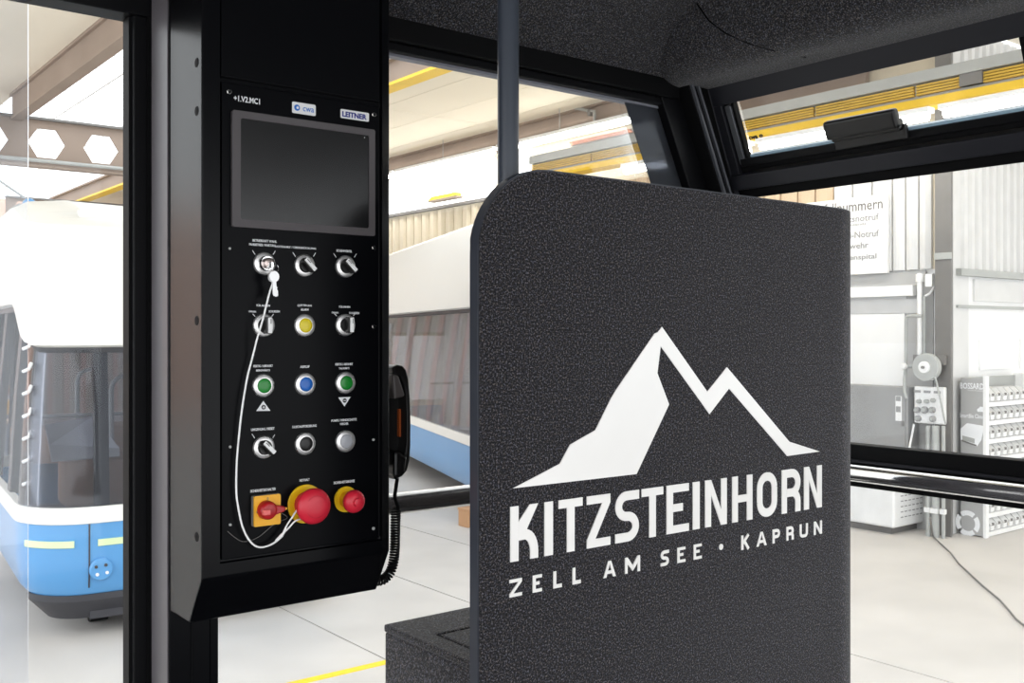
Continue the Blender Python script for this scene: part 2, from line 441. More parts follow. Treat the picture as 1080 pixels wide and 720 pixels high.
# ---- side wall of the hall (plane x = 8.2) and its return (plane y = 4.43)
XA, YB = 8.2, 4.43
ws = struct(empty('wall_right', (XA, YB, HF)))
MB().box((XA, YB, HF), (XA+0.25, 21.6, CZ+0.55)).build('lower_wall', white_w, ws)
MB().box((XA, YB+0.0, CZ+0.55), (XA+0.25, 21.6, HC)).build('upper_wall', beige_w, ws)
def wquad(name, pxa, pxb, ya, yb, m, off=0.02, par=ws, ref=None):
    """flat piece on the x = XA wall between two photo columns and two heights read at column ref"""
    r_ = ref or pxa
    y0, y1 = YP(pxa, XA), YP(pxb, XA)
    z0, z1 = P(r_, yb, x=XA).z, P(r_, ya, x=XA).z
    return MB().box((XA-off, y0, z0), (XA, y1, z1)).build(name, m, par)
# vertical cladding sheets above the band
zc0 = P(899, 288, x=XA).z; zc1 = CZ+1.75
ylist = [YP(p_, XA) for p_ in (985, 971, 957, 943)]
while ylist[-1] < 9.6: ylist.append(ylist[-1]+0.2)
for i in range(len(ylist)-1):
    a, b = ylist[i], ylist[i+1]
    m = tan_w if a > YP(897, XA) else lgrey_w
    MB().xy([(XA-0.03, a+0.008), (XA-0.05, a+0.05), (XA-0.05, b-0.05), (XA-0.03, b-0.008), (XA, b-0.008), (XA, a+0.008)], zc0, zc1).build('cladding_sheet', m, ws)
ylist = [9.72+k*0.21 for k in range(57)]
for a in ylist:
    MB().xy([(XA-0.01, a), (XA-0.05, a+0.04), (XA-0.05, a+0.12), (XA-0.01, a+0.16), (XA, a+0.16), (XA, a)], zc0, CZ+1.78).build('cladding_sheet', beige_w, ws)
wquad('band', 840, 978, 289.5, 303, grey_w, 0.03, ref=899)
wquad('cable_trunking', 840, 969, 303.5, 314, white_w, 0.10, ref=899)
wquad('band', 840, 969, 317, 331, lgrey_w, 0.03, ref=899)
wquad('wall_panel', 870, 956, 331.5, 408, white_w, 0.035, ref=899)
wquad('band', 957, 985, 288, 562, grey_w, 0.02, ref=985)
# return wall with ribbed sheet above, white below
wb = struct(empty('wall_return', (XA, YB, HF)))
MB().box((XA+0.25, YB, HF), (16, YB+0.25, HC)).build('panel', white_w, wb)
MB().box((XA, YB-0.012, HF), (XA+0.26, YB, HC)).build('corner_sheet', lgrey_w, wb)
zb0, zb1 = P(1010, 287, y=YB).z, CZ+2.6
x = XA+0.12; k = 0
while x < 12.0:
    MB().xy([(x, YB), (x+0.02, YB-0.035), (x+0.075, YB-0.035), (x+0.095, YB)], zb0, zb1).build('rib', lgrey_w, wb); x += 0.126
MB().box((XA+0.05, YB-0.06, zb0-0.03), (12, YB, zb0+0.03)).build('rail', lite_st, wb)
za = P(1010, 323, y=YB).z
MB().box((XA+0.05, YB-0.03, za-0.012), (12, YB, za+0.012)).build('rail', lite_st, wb)
MB().box((XA+0.35, YB-0.02, za+0.05), (12, YB, zb0-0.05)).build('translucent_strip', lgrey_w, wb)
for q in range(3):
    MB().box((XA+0.45+q*0.75, YB-0.015, P(1030, 390, y=YB).z), (XA+1.0+q*0.75, YB, P(1030, 358, y=YB).z)).build('wall_board', white_w, wb)
# clerestory glazing far down the side wall
wn = struct(empty('window_4', (XA, 10, CZ+1.83)))
for (pa, pb) in ((562, 540), (524, 410)):
    MB().box((XA-0.08, YP(pa, XA), CZ+1.83), (XA-0.03, YP(pb, XA), CZ+2.36)).build('pane', clere_m, wn)
MB().box((XA-0.10, YP(562, XA)-0.05, CZ+1.79), (XA-0.02, 21.5, CZ+1.83)).build('sill', dark_st, wn)

# steel column at the corner
colm = empty('steel_column', (XA-0.1, YB+0.1, HF)); tag(colm, 'dark grey steel I-column at the corner behind the reel', 'column')
ca, cb_ = YP(1003, XA-0.15), YP(986, XA-0.15)
MB().box((XA-0.15, ca, HF), (XA-0.13, cb_, HC)).build('flange', dark_st, colm)
MB().box((XA-0.13, (ca+cb_)/2-0.01, HF), (XA-0.01, (ca+cb_)/2+0.01, HC)).build('web', dark_st, colm)
MB().box((XA-0.16, ca-0.01, P(1000, 273, x=XA-0.15).z), (XA-0.15, cb_, P(1000, 266, x=XA-0.15).z)).build('clamp', lite_st, colm)

# emergency numbers sign
def wall_x(px, py, off): return P(px, py, x=XA-off)
sg = empty('emergency_number_sign', (XA-0.08, YP(936, XA), P(936, 287, x=XA).z)); tag(sg, 'white emergency numbers sign on the wall beyond the right window', 'sign')
SX = 0.085
p0, p1 = P(936, 204, x=XA-SX), P(936, 287.5, x=XA-SX); yl_ = YP(818, XA-SX)
MB().box((XA-SX+0.002, p0.y, p1.z), (XA-0.052, yl_, p0.z)).build('board', white_pl, sg)
ctr = lambda a, b: (a+b)/2
def sign_line(txt, pxr, wid, py, hpx, m=dark_st):
    c = P(pxr, py, x=XA-SX); d = c.length/FPX
    put_text('lettering', txt, (XA-SX-0.001, c.y+wid/2, c.z), (0, -1, 0), (0, 0, 1), wid, hpx*d, m, sg, 0.012)
sign_line('Notfallnummern', 931, 0.80, 214, 10.5)
grey_ink = mat('grey_print', lin(150, 150, 150), 0.6)
sign_line('Sanitätsnotruf', 927, 0.52, 228, 6.5, grey_ink)
sign_line('(Notarzt)', 913, 0.22, 236, 3, grey_ink)
sign_line('Polizei-Notruf', 927, 0.50, 245.5, 6.5, grey_ink)
sign_line('Feuerwehr', 916, 0.40, 258, 6, grey_ink)
sign_line('Krankenspital', 924.5, 0.50, 270.5, 6.5, grey_ink)

# conduits and hose on the wall
cn = empty('conduit_pipe', tuple(wall_x(970, 375, 0.1))); tag(cn, 'thick white vertical conduit pipe running down to the reel bracket', 'pipe')
MB().tube([wall_x(970, 288, 0.1), wall_x(970, 376, 0.1)], 0.022).build('pipe', white_pl, cn)
MB().tube([wall_x(970, 289, 0.1), wall_x(970, 297, 0.1)], 0.034).build('collar', white_pl, cn)
c2 = empty('compressed_air_pipe', tuple(wall_x(955.5, 412, 0.1))); tag(c2, 'thin bent air pipe with a hook end left of the reel', 'pipe')
pth = [wall_x(973, 333, 0.17), wall_x(960, 333, 0.17), wall_x(957, 334, 0.17), wall_x(955.5, 337, 0.17), wall_x(955.5, 384, 0.17), wall_x(954.5, 396, 0.18), wall_x(954, 403, 0.25), wall_x(954, 413, 0.26), wall_x(956, 420, 0.26)]
MB().tube(pth, 0.014).build('pipe', lite_st, c2)
MB().tube([wall_x(955.5, 386, 0.17), wall_x(963, 386, 0.17)], 0.014).build('branch', lite_st, c2)
MB().lathe(wall_x(955.5, 386, 0.17), (-1, 0, 0), [(0, 0.02), (0.03, 0.03), (0.05, 0.02)], 12).build('valve', white_pl, c2)
c3 = empty('conduit_pipe', tuple(wall_x(976, 375, 0.1))); tag(c3, 'thin grey conduit pipe with a junction box right of the thick one', 'pipe')
MB().tube([wall_x(975, 312, 0.1), wall_x(975, 376, 0.1)], 0.013).build('pipe', lite_st, c3)
a, b = wall_x(977, 289, 0.12), wall_x(984, 302, 0.12)
MB().box((XA-0.14, a.y, b.z), (XA-0.05, b.y, a.z)).build('junction_box', white_pl, c3)
MB().tube([wall_x(984, 296, 0.1), wall_x(985, 303, 0.1), wall_x(981, 309, 0.1), wall_x(976, 312, 0.1)], 0.010).build('cable', white_pl, c3)

# cable reel
rc = wall_x(980.5, 387, 0.2)
rl = empty('cable_reel', tuple(rc)); tag(rl, 'round grey cable reel with white hub on the wall bracket', 'reel')
RR = 14*rc.length/FPX*0.97
MB().lathe(rc, (-1, 0, 0), [(0, RR*0.9), (0.02, RR), (0.07, RR), (0.08, RR*0.95)], 32).build('drum', lite_st, rl)
MB().lathe(rc+Vector((-0.075, 0, 0)), (-1, 0, 0), [(0, RR*0.42), (0.02, RR*0.42), (0.025, RR*0.36)], 24).build('hub', white_pl, rl)
MB().lathe(rc+Vector((-0.10, 0, 0)), (-1, 0, 0), [(0, 0.012), (0.02, 0.012)], 12).build('spindle', dark_st, rl)
a, b = wall_x(963, 374, 0.2), wall_x(996, 385, 0.2)
MB().box((XA-0.2, a.y, b.z), (XA-0.16, b.y, a.z)).build('bracket', dark_st, rl)
pc = [wall_x(982, 389, 0.27), wall_x(987, 400, 0.27), wall_x(992, 422, 0.27), wall_x(996, 442, 0.25), wall_x(997.5, 447, 0.25)]
MB().tube(pc, 0.008, 6).build('cable', lite_st, rl)

# socket distribution board
sb = empty('socket_board', tuple(wall_x(981, 447, 0.2))); tag(sb, 'white power socket board with round outlets below the reel', 'socket board')
a, b = wall_x(964, 407, 0.2), wall_x(996, 448, 0.2)
MB().box((XA-0.2, a.y, b.z), (XA-0.155, b.y, a.z)).build('housing', white_pl, sb, bevel=0.01)
for (px_, py_, r_) in ((968, 432, 3), (976, 432, 3.4), (984, 432, 3), (969, 441, 3), (984.5, 441.5, 3), (970, 423, 2.2), (978, 423, 2.2), (985, 422, 2.2)):
    c = wall_x(px_, py_, 0.2); d = c.length/FPX
    o = MB().lathe(c, (-1, 0, 0), [(0, r_*d), (0.025, r_*d), (0.035, r_*d*0.8)], 14).build('socket', lite_st if py_ < 425 else grey_cab, sb)
    MB().lathe(c+Vector((-0.034, 0, 0)), (-1, 0, 0), [(0, r_*d*0.55), (0.008, r_*d*0.55)], 10).build('socket_cap', lite_st, o)
c = wall_x(978, 413, 0.2)
for dy in (-0.09, 0, 0.09):
    MB().box((XA-0.206, c.y+dy-0.03, c.z-0.01), (XA-0.199, c.y+dy+0.03, c.z+0.01)).build('breaker', grey_cab, sb)
MB().tube([wall_x(964, 447, 0.19), wall_x(962, 458, 0.19), wall_x(959, 473, 0.25), wall_x(958, 490, 0.3)], 0.01, 6).build('cable', white_pl, sb)

# pipes at the column foot
for i, (pa, rr) in enumerate(((979, 0.02), (987, 0.03), (995, 0.016))):
    top, bot = wall_x(pa, 449, 0.25), wall_x(pa, 561, 0.25)
    o = empty('riser_pipe', (bot.x, bot.y, HF)); tag(o, ['left thin riser pipe at the column foot below the socket board', 'thick riser pipe at the column foot below the socket board', 'right thin riser pipe at the column foot below the socket board'][i], 'pipe', 'riser pipes at the column')
    MB().tube([(top.x, top.y, HF), top], rr, 10).build('pipe', lite_st, o)
    zc_ = P(985, 538, x=XA-0.25).z
    MB().box((top.x-rr-0.008, top.y-rr-0.004, zc_-0.02), (top.x+rr, top.y+rr+0.004, zc_+0.02)).build('clamp', white_pl, o)
cf = MB().tube([P(981, 545, z=HF+0.35)]+[P(a_, b_, z=HF+0.008) for a_, b_ in ((984, 565), (992, 573), (1003, 583), (1011, 594), (1022, 604), (1037, 618), (1054, 632), (1063, 642), (1072, 653), (1085, 663))], 0.006, 6).build('floor_cable', dark_st)
tag(cf, 'thin dark cable trailing over the bright hall floor', 'cable')

# grey cabinet and white machine under the sign
def pbox(mb, px0, px1, pyb, depthx, ytop, x):
    pass
gx = XA-0.21
gc = empty('steel_cabinet', (gx, YP(961, gx), P(961, 470, x=gx).z)); tag(gc, 'grey steel cabinet with an instruction label left of the socket board', 'cabinet')
ya, yb_ = YP(961, gx), YP(872, gx); zt, zb_ = P(930, 407, x=gx).z, P(930, 488, x=gx).z
ya += 0.03
MB().box((gx, ya, zb_), (XA-0.04, yb_, zt)).build('body', grey_cab, gc, bevel=0.008)
MB().box((gx-0.012, ya+0.02, zb_+0.08), (gx, yb_-0.02, zt-0.02)).build('door', grey_cab, gc)
MB().box((gx-0.016, P(945.5, 417, x=gx).y, P(940, 443, x=gx).z), (gx-0.011, P(952, 417, x=gx).y, P(940, 417, x=gx).z)).build('label', white_pl, gc)
lb = P(948.5, 424, x=gx)
for (dz, hh_) in ((0.03, 0.04), (-0.06, 0.05)):
    MB().box((gx-0.018, lb.y-0.022, lb.z+dz-hh_/2), (gx-0.0155, lb.y+0.022, lb.z+dz+hh_/2)).build('pictogram', grey_cab, gc)
MB().box((gx-0.03, P(953.5, 446, x=gx).y-0.008, P(953.5, 449, x=gx).z), (gx-0.012, P(953.5, 446, x=gx).y+0.008, P(953.5, 444, x=gx).z)).build('lock', dark_st, gc)

c0 = P(943, 557.5, z=HF+0.06)
vm = empty('floor_machine', (c0.x, c0.y, HF)); tag(vm, 'white wheeled machine with vent slots standing under the grey cabinet', 'machine')
ztop = zb_-0.02
MB().box((c0.x, c0.y, HF+0.06), (c0.x+0.55, c0.y+1.25, ztop)).build('body', white_pl, vm, bevel=0.02)
MB().box((c0.x+0.06, c0.y+0.06, HF+0.0), (c0.x+0.5, c0.y+1.2, HF+0.06)).build('plinth', dark_st, vm)
for r_ in range(5):
    for q in range(6):
        MB().box((c0.x+0.1+q*0.06, c0.y-0.004, HF+0.14+r_*0.045), (c0.x+0.135+q*0.06, c0.y+0.01, HF+0.148+r_*0.045)).build('vent_slot', grey_cab, vm)
for q in range(2):
    MB().lathe((c0.x+0.16+q*0.12, c0.y, HF+0.41), (0, -1, 0), [(0, 0.012), (0.012, 0.012)], 10).build('screw', lite_st, vm)
# bin shelf with the printed end panel
bx, by0, by1 = 8.25, 4.17, 4.37
bs = empty('bin_shelf', (bx, by0, HF)); tag(bs, 'parts bin shelving with grey printed end panel right of the column', 'shelf')
ztop = P(1020, 398.5, x=bx).z
MB().box((bx-0.012, by0, HF+0.01), (bx+0.012, by1, ztop)).build('end_panel', sheet_grey, bs)
MB().box((bx-0.02, by0-0.02, HF), (bx+0.03, by0+0.006, ztop+0.02)).build('upright', white_pl, bs)
MB().box((bx+0.9, by0-0.02, HF), (bx+0.95, by1, ztop+0.02)).build('upright', white_pl, bs)
MB().box((bx, by1-0.02, HF), (bx+0.95, by1, ztop)).build('back_panel', lite_st, bs)
shelf_z = []
for py_ in (426.5, 446, 465.5, 485, 504.5, 524, 543.5, 563):
    z = P(1043, py_, y=by0).z; shelf_z.append(z)
    MB().box((bx+0.02, by0-0.01, z-0.018), (bx+0.93, by1-0.02, z+0.018)).build('shelf_board', white_pl, bs)
binme = MB()
bw, bh, bd = 0.095, 0.115, 0.16
binme.add([(0, 0, 0), (bw, 0, 0), (bw, bd, 0), (0, bd, 0), (0, -0.02, bh*0.55), (bw, -0.02, bh*0.55), (bw, bd, bh), (0, bd, bh), (0, 0.03, bh), (bw, 0.03, bh)],
          [(0, 3, 2, 1), (0, 1, 5, 4), (4, 5, 9, 8), (8, 9, 6, 7), (2, 3, 7, 6), (0, 4, 8, 7, 3), (1, 2, 6, 9, 5)])
bin0 = binme.build('parts_bin', bin_m, None)
lab0 = MB().box((0.02, -0.016, 0.012), (0.075, -0.002, 0.045)).build('bin_label', white_pl, None)
tab0 = MB().box((0.035, -0.024, 0.052), (0.06, -0.012, 0.072)).build('bin_grip', dark_st, None)
rows2 = ['first', 'second', 'third', 'fourth', 'fifth', 'sixth']
rows = ['top', 'second', 'third', 'fourth', 'fifth', 'sixth', 'seventh', 'lowest']
first = True
for ri, z in enumerate(shelf_z):
    for q in range(6):
        o = bin0 if first else bin0.copy(); l = lab0 if first else lab0.copy(); t_ = tab0 if first else tab0.copy()
        if not first: COL.objects.link(o); COL.objects.link(l); COL.objects.link(t_)
        first = False
        o.location = (bx+0.06+q*0.108, by0+0.005, z+0.019); l.parent = o; t_.parent = o
        tag(o, '%s small parts bin from the printed end panel, %s row of the bin shelf' % (rows2[q], rows[ri]), 'bin', 'parts bins on the %s shelf row' % rows[ri])
def panel_text(txt, pxc, pyc, wpx, hpx, bold=0.0):
    c = P(pxc, pyc, x=bx-0.013); d = c.length/FPX
    w_ = abs(YP(pxc+wpx/2, bx-0.013)-YP(pxc-wpx/2, bx-0.013))
    put_text('lettering', txt, c, (0, -1, 0), (0, 0, 1), w_, hpx*d, white_txt, bs, bold)
panel_text('BOSSARD', 1025, 407, 25, 6, 0.02)
panel_text('Proven Productivity', 1030, 412, 19, 1.6)
panel_text('SmartBin Cloud', 1025, 438.5, 26, 4.2, 0.01)
def px_poly(pts, x, off, name, m, par):
    return MB().prism([P(a, b, x=x) for a, b in pts], (-off, 0, 0)).build(name, m, par)
px_poly([(1031, 434), (1030.5, 431.5), (1032.5, 430), (1034, 428.6), (1036.5, 429), (1038, 431), (1040, 431.8), (1040, 434.5)], bx-0.012, 0.002, 'cloud_print', white_txt, bs)
px_poly([(1013, 452), (1020, 446), (1038, 449), (1035, 464), (1030, 471), (1013.5, 464)], bx-0.012, 0.002, 'bin_print', white_txt, bs)
px_poly([(1015, 459), (1028, 462.5), (1028, 467.5), (1015, 464)], bx-0.014, 0.001, 'bin_print', lite_st, bs)
px_poly([(1014, 465), (1030, 470.8), (1030, 469), (1014, 463.4)], bx-0.014, 0.001, 'bin_print', dark_st, bs)
# ring symbol in four arcs
cr = P(1020.5, 551.5, x=bx-0.012); dr = cr.length/FPX
for q in range(4):
    a0 = q*90+52; pts = []
    for k in range(9): an = math.radians(a0+k*76/8); pts.append((cr.y+math.cos(an)*12*dr, cr.z+math.sin(an)*12.2*dr))
    for k in range(8, -1, -1): an = math.radians(a0+k*76/8); pts.append((cr.y+math.cos(an)*7.5*dr, cr.z+math.sin(an)*7.5*dr))
    MB().yz(pts, bx-0.0145, bx-0.012).build('ring_print', white_txt, bs)

# crane runway along the side wall
XC = 7.6
hz = lambda ratio, x=XC: CZ+ratio*1.27*x
cr_ = empty('crane_runway', (XC, 2, hz(.187))); tag(cr_, 'yellow and grey crane runway seen through the upper vent window', 'crane rail')
ye = YP(562, XC)
MB().box((XC-0.08, 1.5, hz(.187)), (XC+0.12, ye, hz(.1936))).build('lower_flange', crane_y, cr_)
MB().box((XC, 1.5, hz(.1936)), (XC+0.03, ye, hz(.2073))).build('web', lite_st, cr_)
y = 1.5; i = 0
while y < ye-0.1:
    yn = min(y+[0.95, 1.05, 0.9][i % 3], ye)
    for q in range(4):
        z0 = hz(.1977)+q*(hz(.2070)-hz(.1977))/4
        MB().box((XC-0.03, y+0.012, z0), (XC, yn-0.012, z0+(hz(.2070)-hz(.1977))/4-0.006)).build('conductor_bar', crane_o, cr_)
    y = yn; i += 1
MB().box((XC-0.06, 1.5, hz(.2076)), (XC+0.14, ye, hz(.217))).build('upper_rail', lite_st, cr_)
yk = YP(1027, XC)
MB().box((XC-0.05, yk-0.09, hz(.1977)), (XC+0.0, yk+0.09, hz(.2073))).build('joint_plate', dark_st, cr_)

def light_row(x, ratio, y0, y1, n, labels, grp):
    L = (y1-y0)/n; z = CZ+ratio*1.27*x
    for i in range(n):
        r = empty('tube_light', (x, y0+i*L, z)); tag(r, labels[i], 'light', grp)
        MB().box((x-0.05, y0+i*L+0.04, z+0.03), (x+0.05, y0+(i+1)*L-0.04, z+0.07)).build('housing', white_pl, r)
        MB().tube([(x, y0+i*L+0.07, z), (x, y0+(i+1)*L-0.07, z)], 0.035, 8).build('tube', tube_m, r)
        zt_ = HC if ratio > .2 else hz(.187)
        MB().tube([(x, y0+(i+.5)*L, z+0.07), (x, y0+(i+.5)*L, zt_)], 0.006, 6).build('hanger', lite_st, r)
light_row(7.7, .2345, YP(668, 7.7), 15.0, 3, ['nearest tube light of the hanging row seen left of the corner pillar', 'middle tube light of the hanging row crossing behind the pole', 'farthest tube light of the hanging row beside the control panel'], 'hanging tube lights')
light_row(7.45, .1795, 2.4, YP(655, 7.45), 3, ['tube light under the crane rail at the far right of the vent window', 'tube light under the crane rail seen left of the vent handle', 'tube light under the crane rail just above the felt partition'], 'tube lights under the crane rail')

# orange grille and bracket by the brown beam
vg = empty('vent_grille', (8.1, 7.6, hz(.221, 8.1))); tag(vg, 'orange slatted grille under the hanging light row', 'grille')
MB().box((8.12, YP(668, 8.12), hz(.2205, 8.1)), (8.16, YP(602, 8.12), hz(.2255, 8.1))).build('back_plate', dark_st, vg)
for k in range(16):
    a = YP(668, 8.12)+k*(YP(602, 8.12)-YP(668, 8.12)-0.13)/15
    MB().yz([(a, hz(.221, 8.1)), (a+0.09, hz(.221, 8.1)), (a+0.13, hz(.225, 8.1)), (a+0.04, hz(.225, 8.1))], 8.09, 8.12).build('slat', mat('grille_orange', lin(190, 130, 105), 0.6), vg)
for k in range(7):
    a = 7.7+k*0.32
    MB().box((8.17, a, hz(.211, 8.1)), (8.2, a+0.06, hz(.2165, 8.1))).build('vent_slot', dark_st, ws)
hb = empty('pipe_bracket', tuple(P(622, 118, x=7.9))); tag(hb, 'small bent steel bracket on the brown beam', 'bracket')
MB().tube([P(607, 114, x=7.85), P(622, 117, x=7.85), P(627, 117, x=7.85), P(627, 129, x=7.85), P(640, 126, x=7.85)], 0.018, 8).build('arm', lite_st, hb)
MB().lathe(P(622, 119, x=7.85), (0, 0, 1), [(-0.03, 0.03), (0.03, 0.03)], 10).build('clamp', dark_st, hb)
tr = empty('crane_trolley', tuple(P(467, 210, x=7.9))); tag(tr, 'small yellow trolley beam in front of the bright far windows', 'trolley')
MB().prism([P(451, 212, x=7.9), P(480, 206, x=7.9), P(480, 202.5, x=7.9), P(455, 207.5, x=7.9)], (0.1, 0, 0)).build('beam', crane_y, tr)
MB().prism([P(451, 213.5, x=7.9), P(481, 208, x=7.9), P(481, 206, x=7.9), P(451, 212, x=7.9)], (0.12, 0, 0)).build('rail', brown_st, tr)
for pp_ in (455, 477):
    q_ = P(pp_, 206, x=7.95); MB().tube([q_, (q_.x, q_.y, HC)], 0.008, 6).build('hanger', lite_st, tr)
o = MB().box((8.12, 5.2, CZ+2.16), (8.18, 6.9, CZ+2.5)).build('wall_sheet', brown_st); o.parent = ws; o.location = -Vector(ws.location)

# ================================================================== PARKED GONDOLAS
def gondola(loc, rz, label, detail, L=1.45, lift=0.0):
    W, R_ = 0.95, 0.35           # half width, half length, corner radius
    root = empty('gondola_cabin', loc, rz); tag(root, label, 'gondola', 'parked gondola cabins')
    q = PI*R_/2; fw = W-R_; fl_ = L-R_
    per = 4*q+4*fw+4*fl_
    def rp(u, ins=0.0):
        """point on the rounded plan at arc length u from the middle of the front, positive to the right"""
        u = u % per
        segs = [('l', fw, (0, -L), (1, 0)), ('a', q, (W-R_, -L+R_), -90), ('l', 2*fl_, (W, -fl_), (0, 1)), ('a', q, (W-R_, L-R_), 0),
                ('l', 2*fw, (fw, L), (-1, 0)), ('a', q, (-W+R_, L-R_), 90), ('l', 2*fl_, (-W, fl_), (0, -1)), ('a', q, (-W+R_, -L+R_), 180), ('l', fw, (-fw, -L), (1, 0))]
        for s_ in segs:
            if u <= s_[1]+1e-9:
                if s_[0] == 'l':
                    d = Vector(s_[3]); n = Vector((d.y, -d.x)); p = Vector(s_[2])+d*u; return p-n*ins
                an = math.radians(s_[3])+u/R_; n = Vector((math.cos(an), math.sin(an))); return Vector(s_[2])+n*(R_-ins)
            u -= s_[1]
        return Vector((0, -L))
    def us(a, b, n): return [a+(b-a)*i/n for i in range(n+1)]
    def skin(a, b, levels, thick, n=64, closed=False):
        """wall sheet following the plan: levels = [(z or f(u), inset)]"""
        mb = MB(); U = us(a, b, n)
        if closed: U = U[:-1]
        m = len(U); k = len(levels)
        for side in (0, 1):
            for (z, ins) in levels:
                for u in U:
                    p = rp(u, ins+side*thick); mb.v.append((p.x, p.y, z(u) if callable(z) else z))
        for side in (0, 1):
            o = side*k*m
            for j in range(k-1):
                for i in range(m if closed else m-1):
                    i2 = (i+1) % m
                    mb.f.append([o+j*m+i, o+j*m+i2, o+(j+1)*m+i2, o+(j+1)*m+i])
        for j in (0, k-1):
            for i in range(m if closed else m-1):
                i2 = (i+1) % m; mb.f.append([j*m+i, j*m+i2, k*m+j*m+i2, k*m+j*m+i])
        if not closed:
            for i in (0, m-1):
                for j in range(k-1): mb.f.append([j*m+i, (j+1)*m+i, k*m+(j+1)*m+i, k*m+j*m+i])
        mb.smooth = True
        return mb
    def zroof(u):
        p = rp(u); t = min(1, max(0, (abs(p.y)-(L-0.75))/0.6)); t = t*t*(3-2*t)
        return (1.86 if detail else 1.93)-0.24*t
    skin(0, per, [(0.24, 0.07), (0.30, 0.02), (0.45, 0.0), (0.66, 0.0)], 0.04, 120, True).build('lower_body', g_blue, root, local=True)
    skin(0, per, [(0.655, -0.006), (0.66, -0.012), (0.74, -0.004), (0.745, 0.002)], 0.045, 120, True).build('belt_band', g_white, root, local=True)
    lo = -(fw+q+0.02) if detail else -per/2
    hi = per-(fw+q+2*fl_-0.02) if detail else per/2
    skin(lo, hi, [(0.74, 0.012), (1.3, 0.045), (1.95, 0.10)], 0.008, 120).build('window_glass', g_glass if detail else g_glass2, root, local=True)
    def fr(u):
        p = rp(u); t = min(1, max(0, (abs(p.y)-(L-0.9))/0.9)); return t*t*(3-2*t)
    def up(z, d): return lambda u: z+lift-d*fr(u)
    roof = skin(0, per, [(zroof, 0.055), (lambda u: zroof(u)+0.012, 0.02), (lambda u: zroof(u)*0.55+2.14*0.45, 0.0), (up(2.20, .06), -0.01), (up(2.36, .13), 0.0), (up(2.45, .16), 0.03), (up(2.50, .17), 0.12), (up(2.52, .16), 0.32)], 0.02, 120, True)
    roof.build('roof_shell', g_white, root, local=True)
    U = us(0, per, 60)[:-1]; mb = MB()
    for dz in (0.0, -0.02):
        mb.v += [(rp(u, 0.318).x, rp(u, 0.318).y, up(2.52, .16)(u)+dz) for u in U]+[(0, -(L-0.9)*0.6, 2.535+lift+dz), (0, (L-0.9)*0.6, 2.535+lift+dz)]
    for o_ in (0, 62):
        for i in range(60):
            j = (i+1) % 60; ci = 60 if rp(U[i]).y+rp(U[j]).y < 0 else 61
            cj = ci
            mb.f.append([o_+i, o_+j, o_+ci])
    flip = [i for i in range(60) if (rp(U[i]).y+rp(U[(i+1) % 60]).y < 0) != (rp(U[i-1]).y+rp(U[i]).y < 0)]
    for i in flip:
        for o_ in (0, 62): mb.f.append([o_+i, o_+60, o_+61])
    mb.build('roof_top', g_white, root, local=True)
    MB().xy([(p.x, p.y) for p in [rp(u, 0.06) for u in us(0, per, 60)[:-1]]], 0.30, 0.34).build('cabin_floor', g_floor, root, local=True)
    MB().box((-0.6, -L+0.12, 0.10), (0.6, L-0.12, 0.30)).build('underframe', g_dark, root, local=True)
    for sy in (-1, 1):
        for sx in (-1, 1):
            MB().tube([(sx*0.5-0.05, sy*(L-0.45), 0.09), (sx*0.5+0.05, sy*(L-0.45), 0.09)], 0.09, 14).build('transport_wheel', rubber, root, local=True)
    skin(-fw-q*0.9, fw+q*0.9, [(0.10, 0.16), (0.22, 0.05), (0.255, 0.05)], 0.03, 30).build('bumper', g_dark, root, local=True)
    # posts between the panes
    posts = [-fw-0.02+0.03, fw-0.05, -(fw+q+fl_*0.55), (fw+q+fl_*0.55), -(fw+q+fl_*1.35), (fw+q+fl_*1.35), per/2-fw, per/2+fw]
    for u0 in posts:
        wd = 0.075 if abs(u0) < 1 else 0.14
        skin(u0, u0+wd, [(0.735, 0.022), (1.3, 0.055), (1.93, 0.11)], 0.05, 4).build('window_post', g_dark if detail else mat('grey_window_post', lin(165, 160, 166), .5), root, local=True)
    skin(0, per, [(lambda u: zroof(u)-0.03, 0.07), (lambda u: zroof(u)+0.02, 0.07)], 0.02, 120, True).build('glazing_seal', g_dark, root, local=True)
    # benches inside and a grab hoop
    for sy in ((-1, 1) if detail else ()):
        pts = [(-0.72, sy*(L-0.15)), (0.72, sy*(L-0.15)), (0.72, sy*(L-0.45)), (0.5, sy*(L-0.58)), (-0.5, sy*(L-0.58)), (-0.72, sy*(L-0.45))]
        MB().xy(pts, 0.72, 0.98).build('bench', g_brown, root, local=True, bevel=0.02)
        MB().tube([(-0.35, sy*0.62, 0.95)]+[(-0.35+0.09-0.09*math.cos(a), sy*0.62, 1.34+0.09*math.sin(a)) for a in us(0, PI, 8)]+[(-0.17, sy*0.62, 0.95)], 0.016, 8).build('grab_hoop', lite_st, root, local=True)
    MB().tube([(-0.75, 0.3, 1.12), (0.75, 0.3, 1.12)], 0.014, 8).build('inner_rail', lite_st, root, local=True)
    if detail:
        skin(-fw-0.028, -fw-0.020, [(0.30, 0.016), (0.45, -0.003), (0.66, -0.003)], 0.01, 2).build('panel_seam', g_dark, root, local=True)
        for (a, b) in ((-fw-0.40, -fw-0.10), (-fw+0.02, -fw+0.42)):
            skin(a, b, [(0.527, -0.002), (0.53, -0.006), (0.562, -0.006), (0.565, -0.002)], 0.01, 14).build('light_strip', strip_m, root, local=True)
        p = rp(-fw+0.035)
        c = Vector((p.x, p.y, 0.40))
        cap = MB().lathe(c, (0, -1, 0), [(0, 0.062), (0.012, 0.062), (0.02, 0.055)], 28).build('round_cap', g_blue, root, local=True)
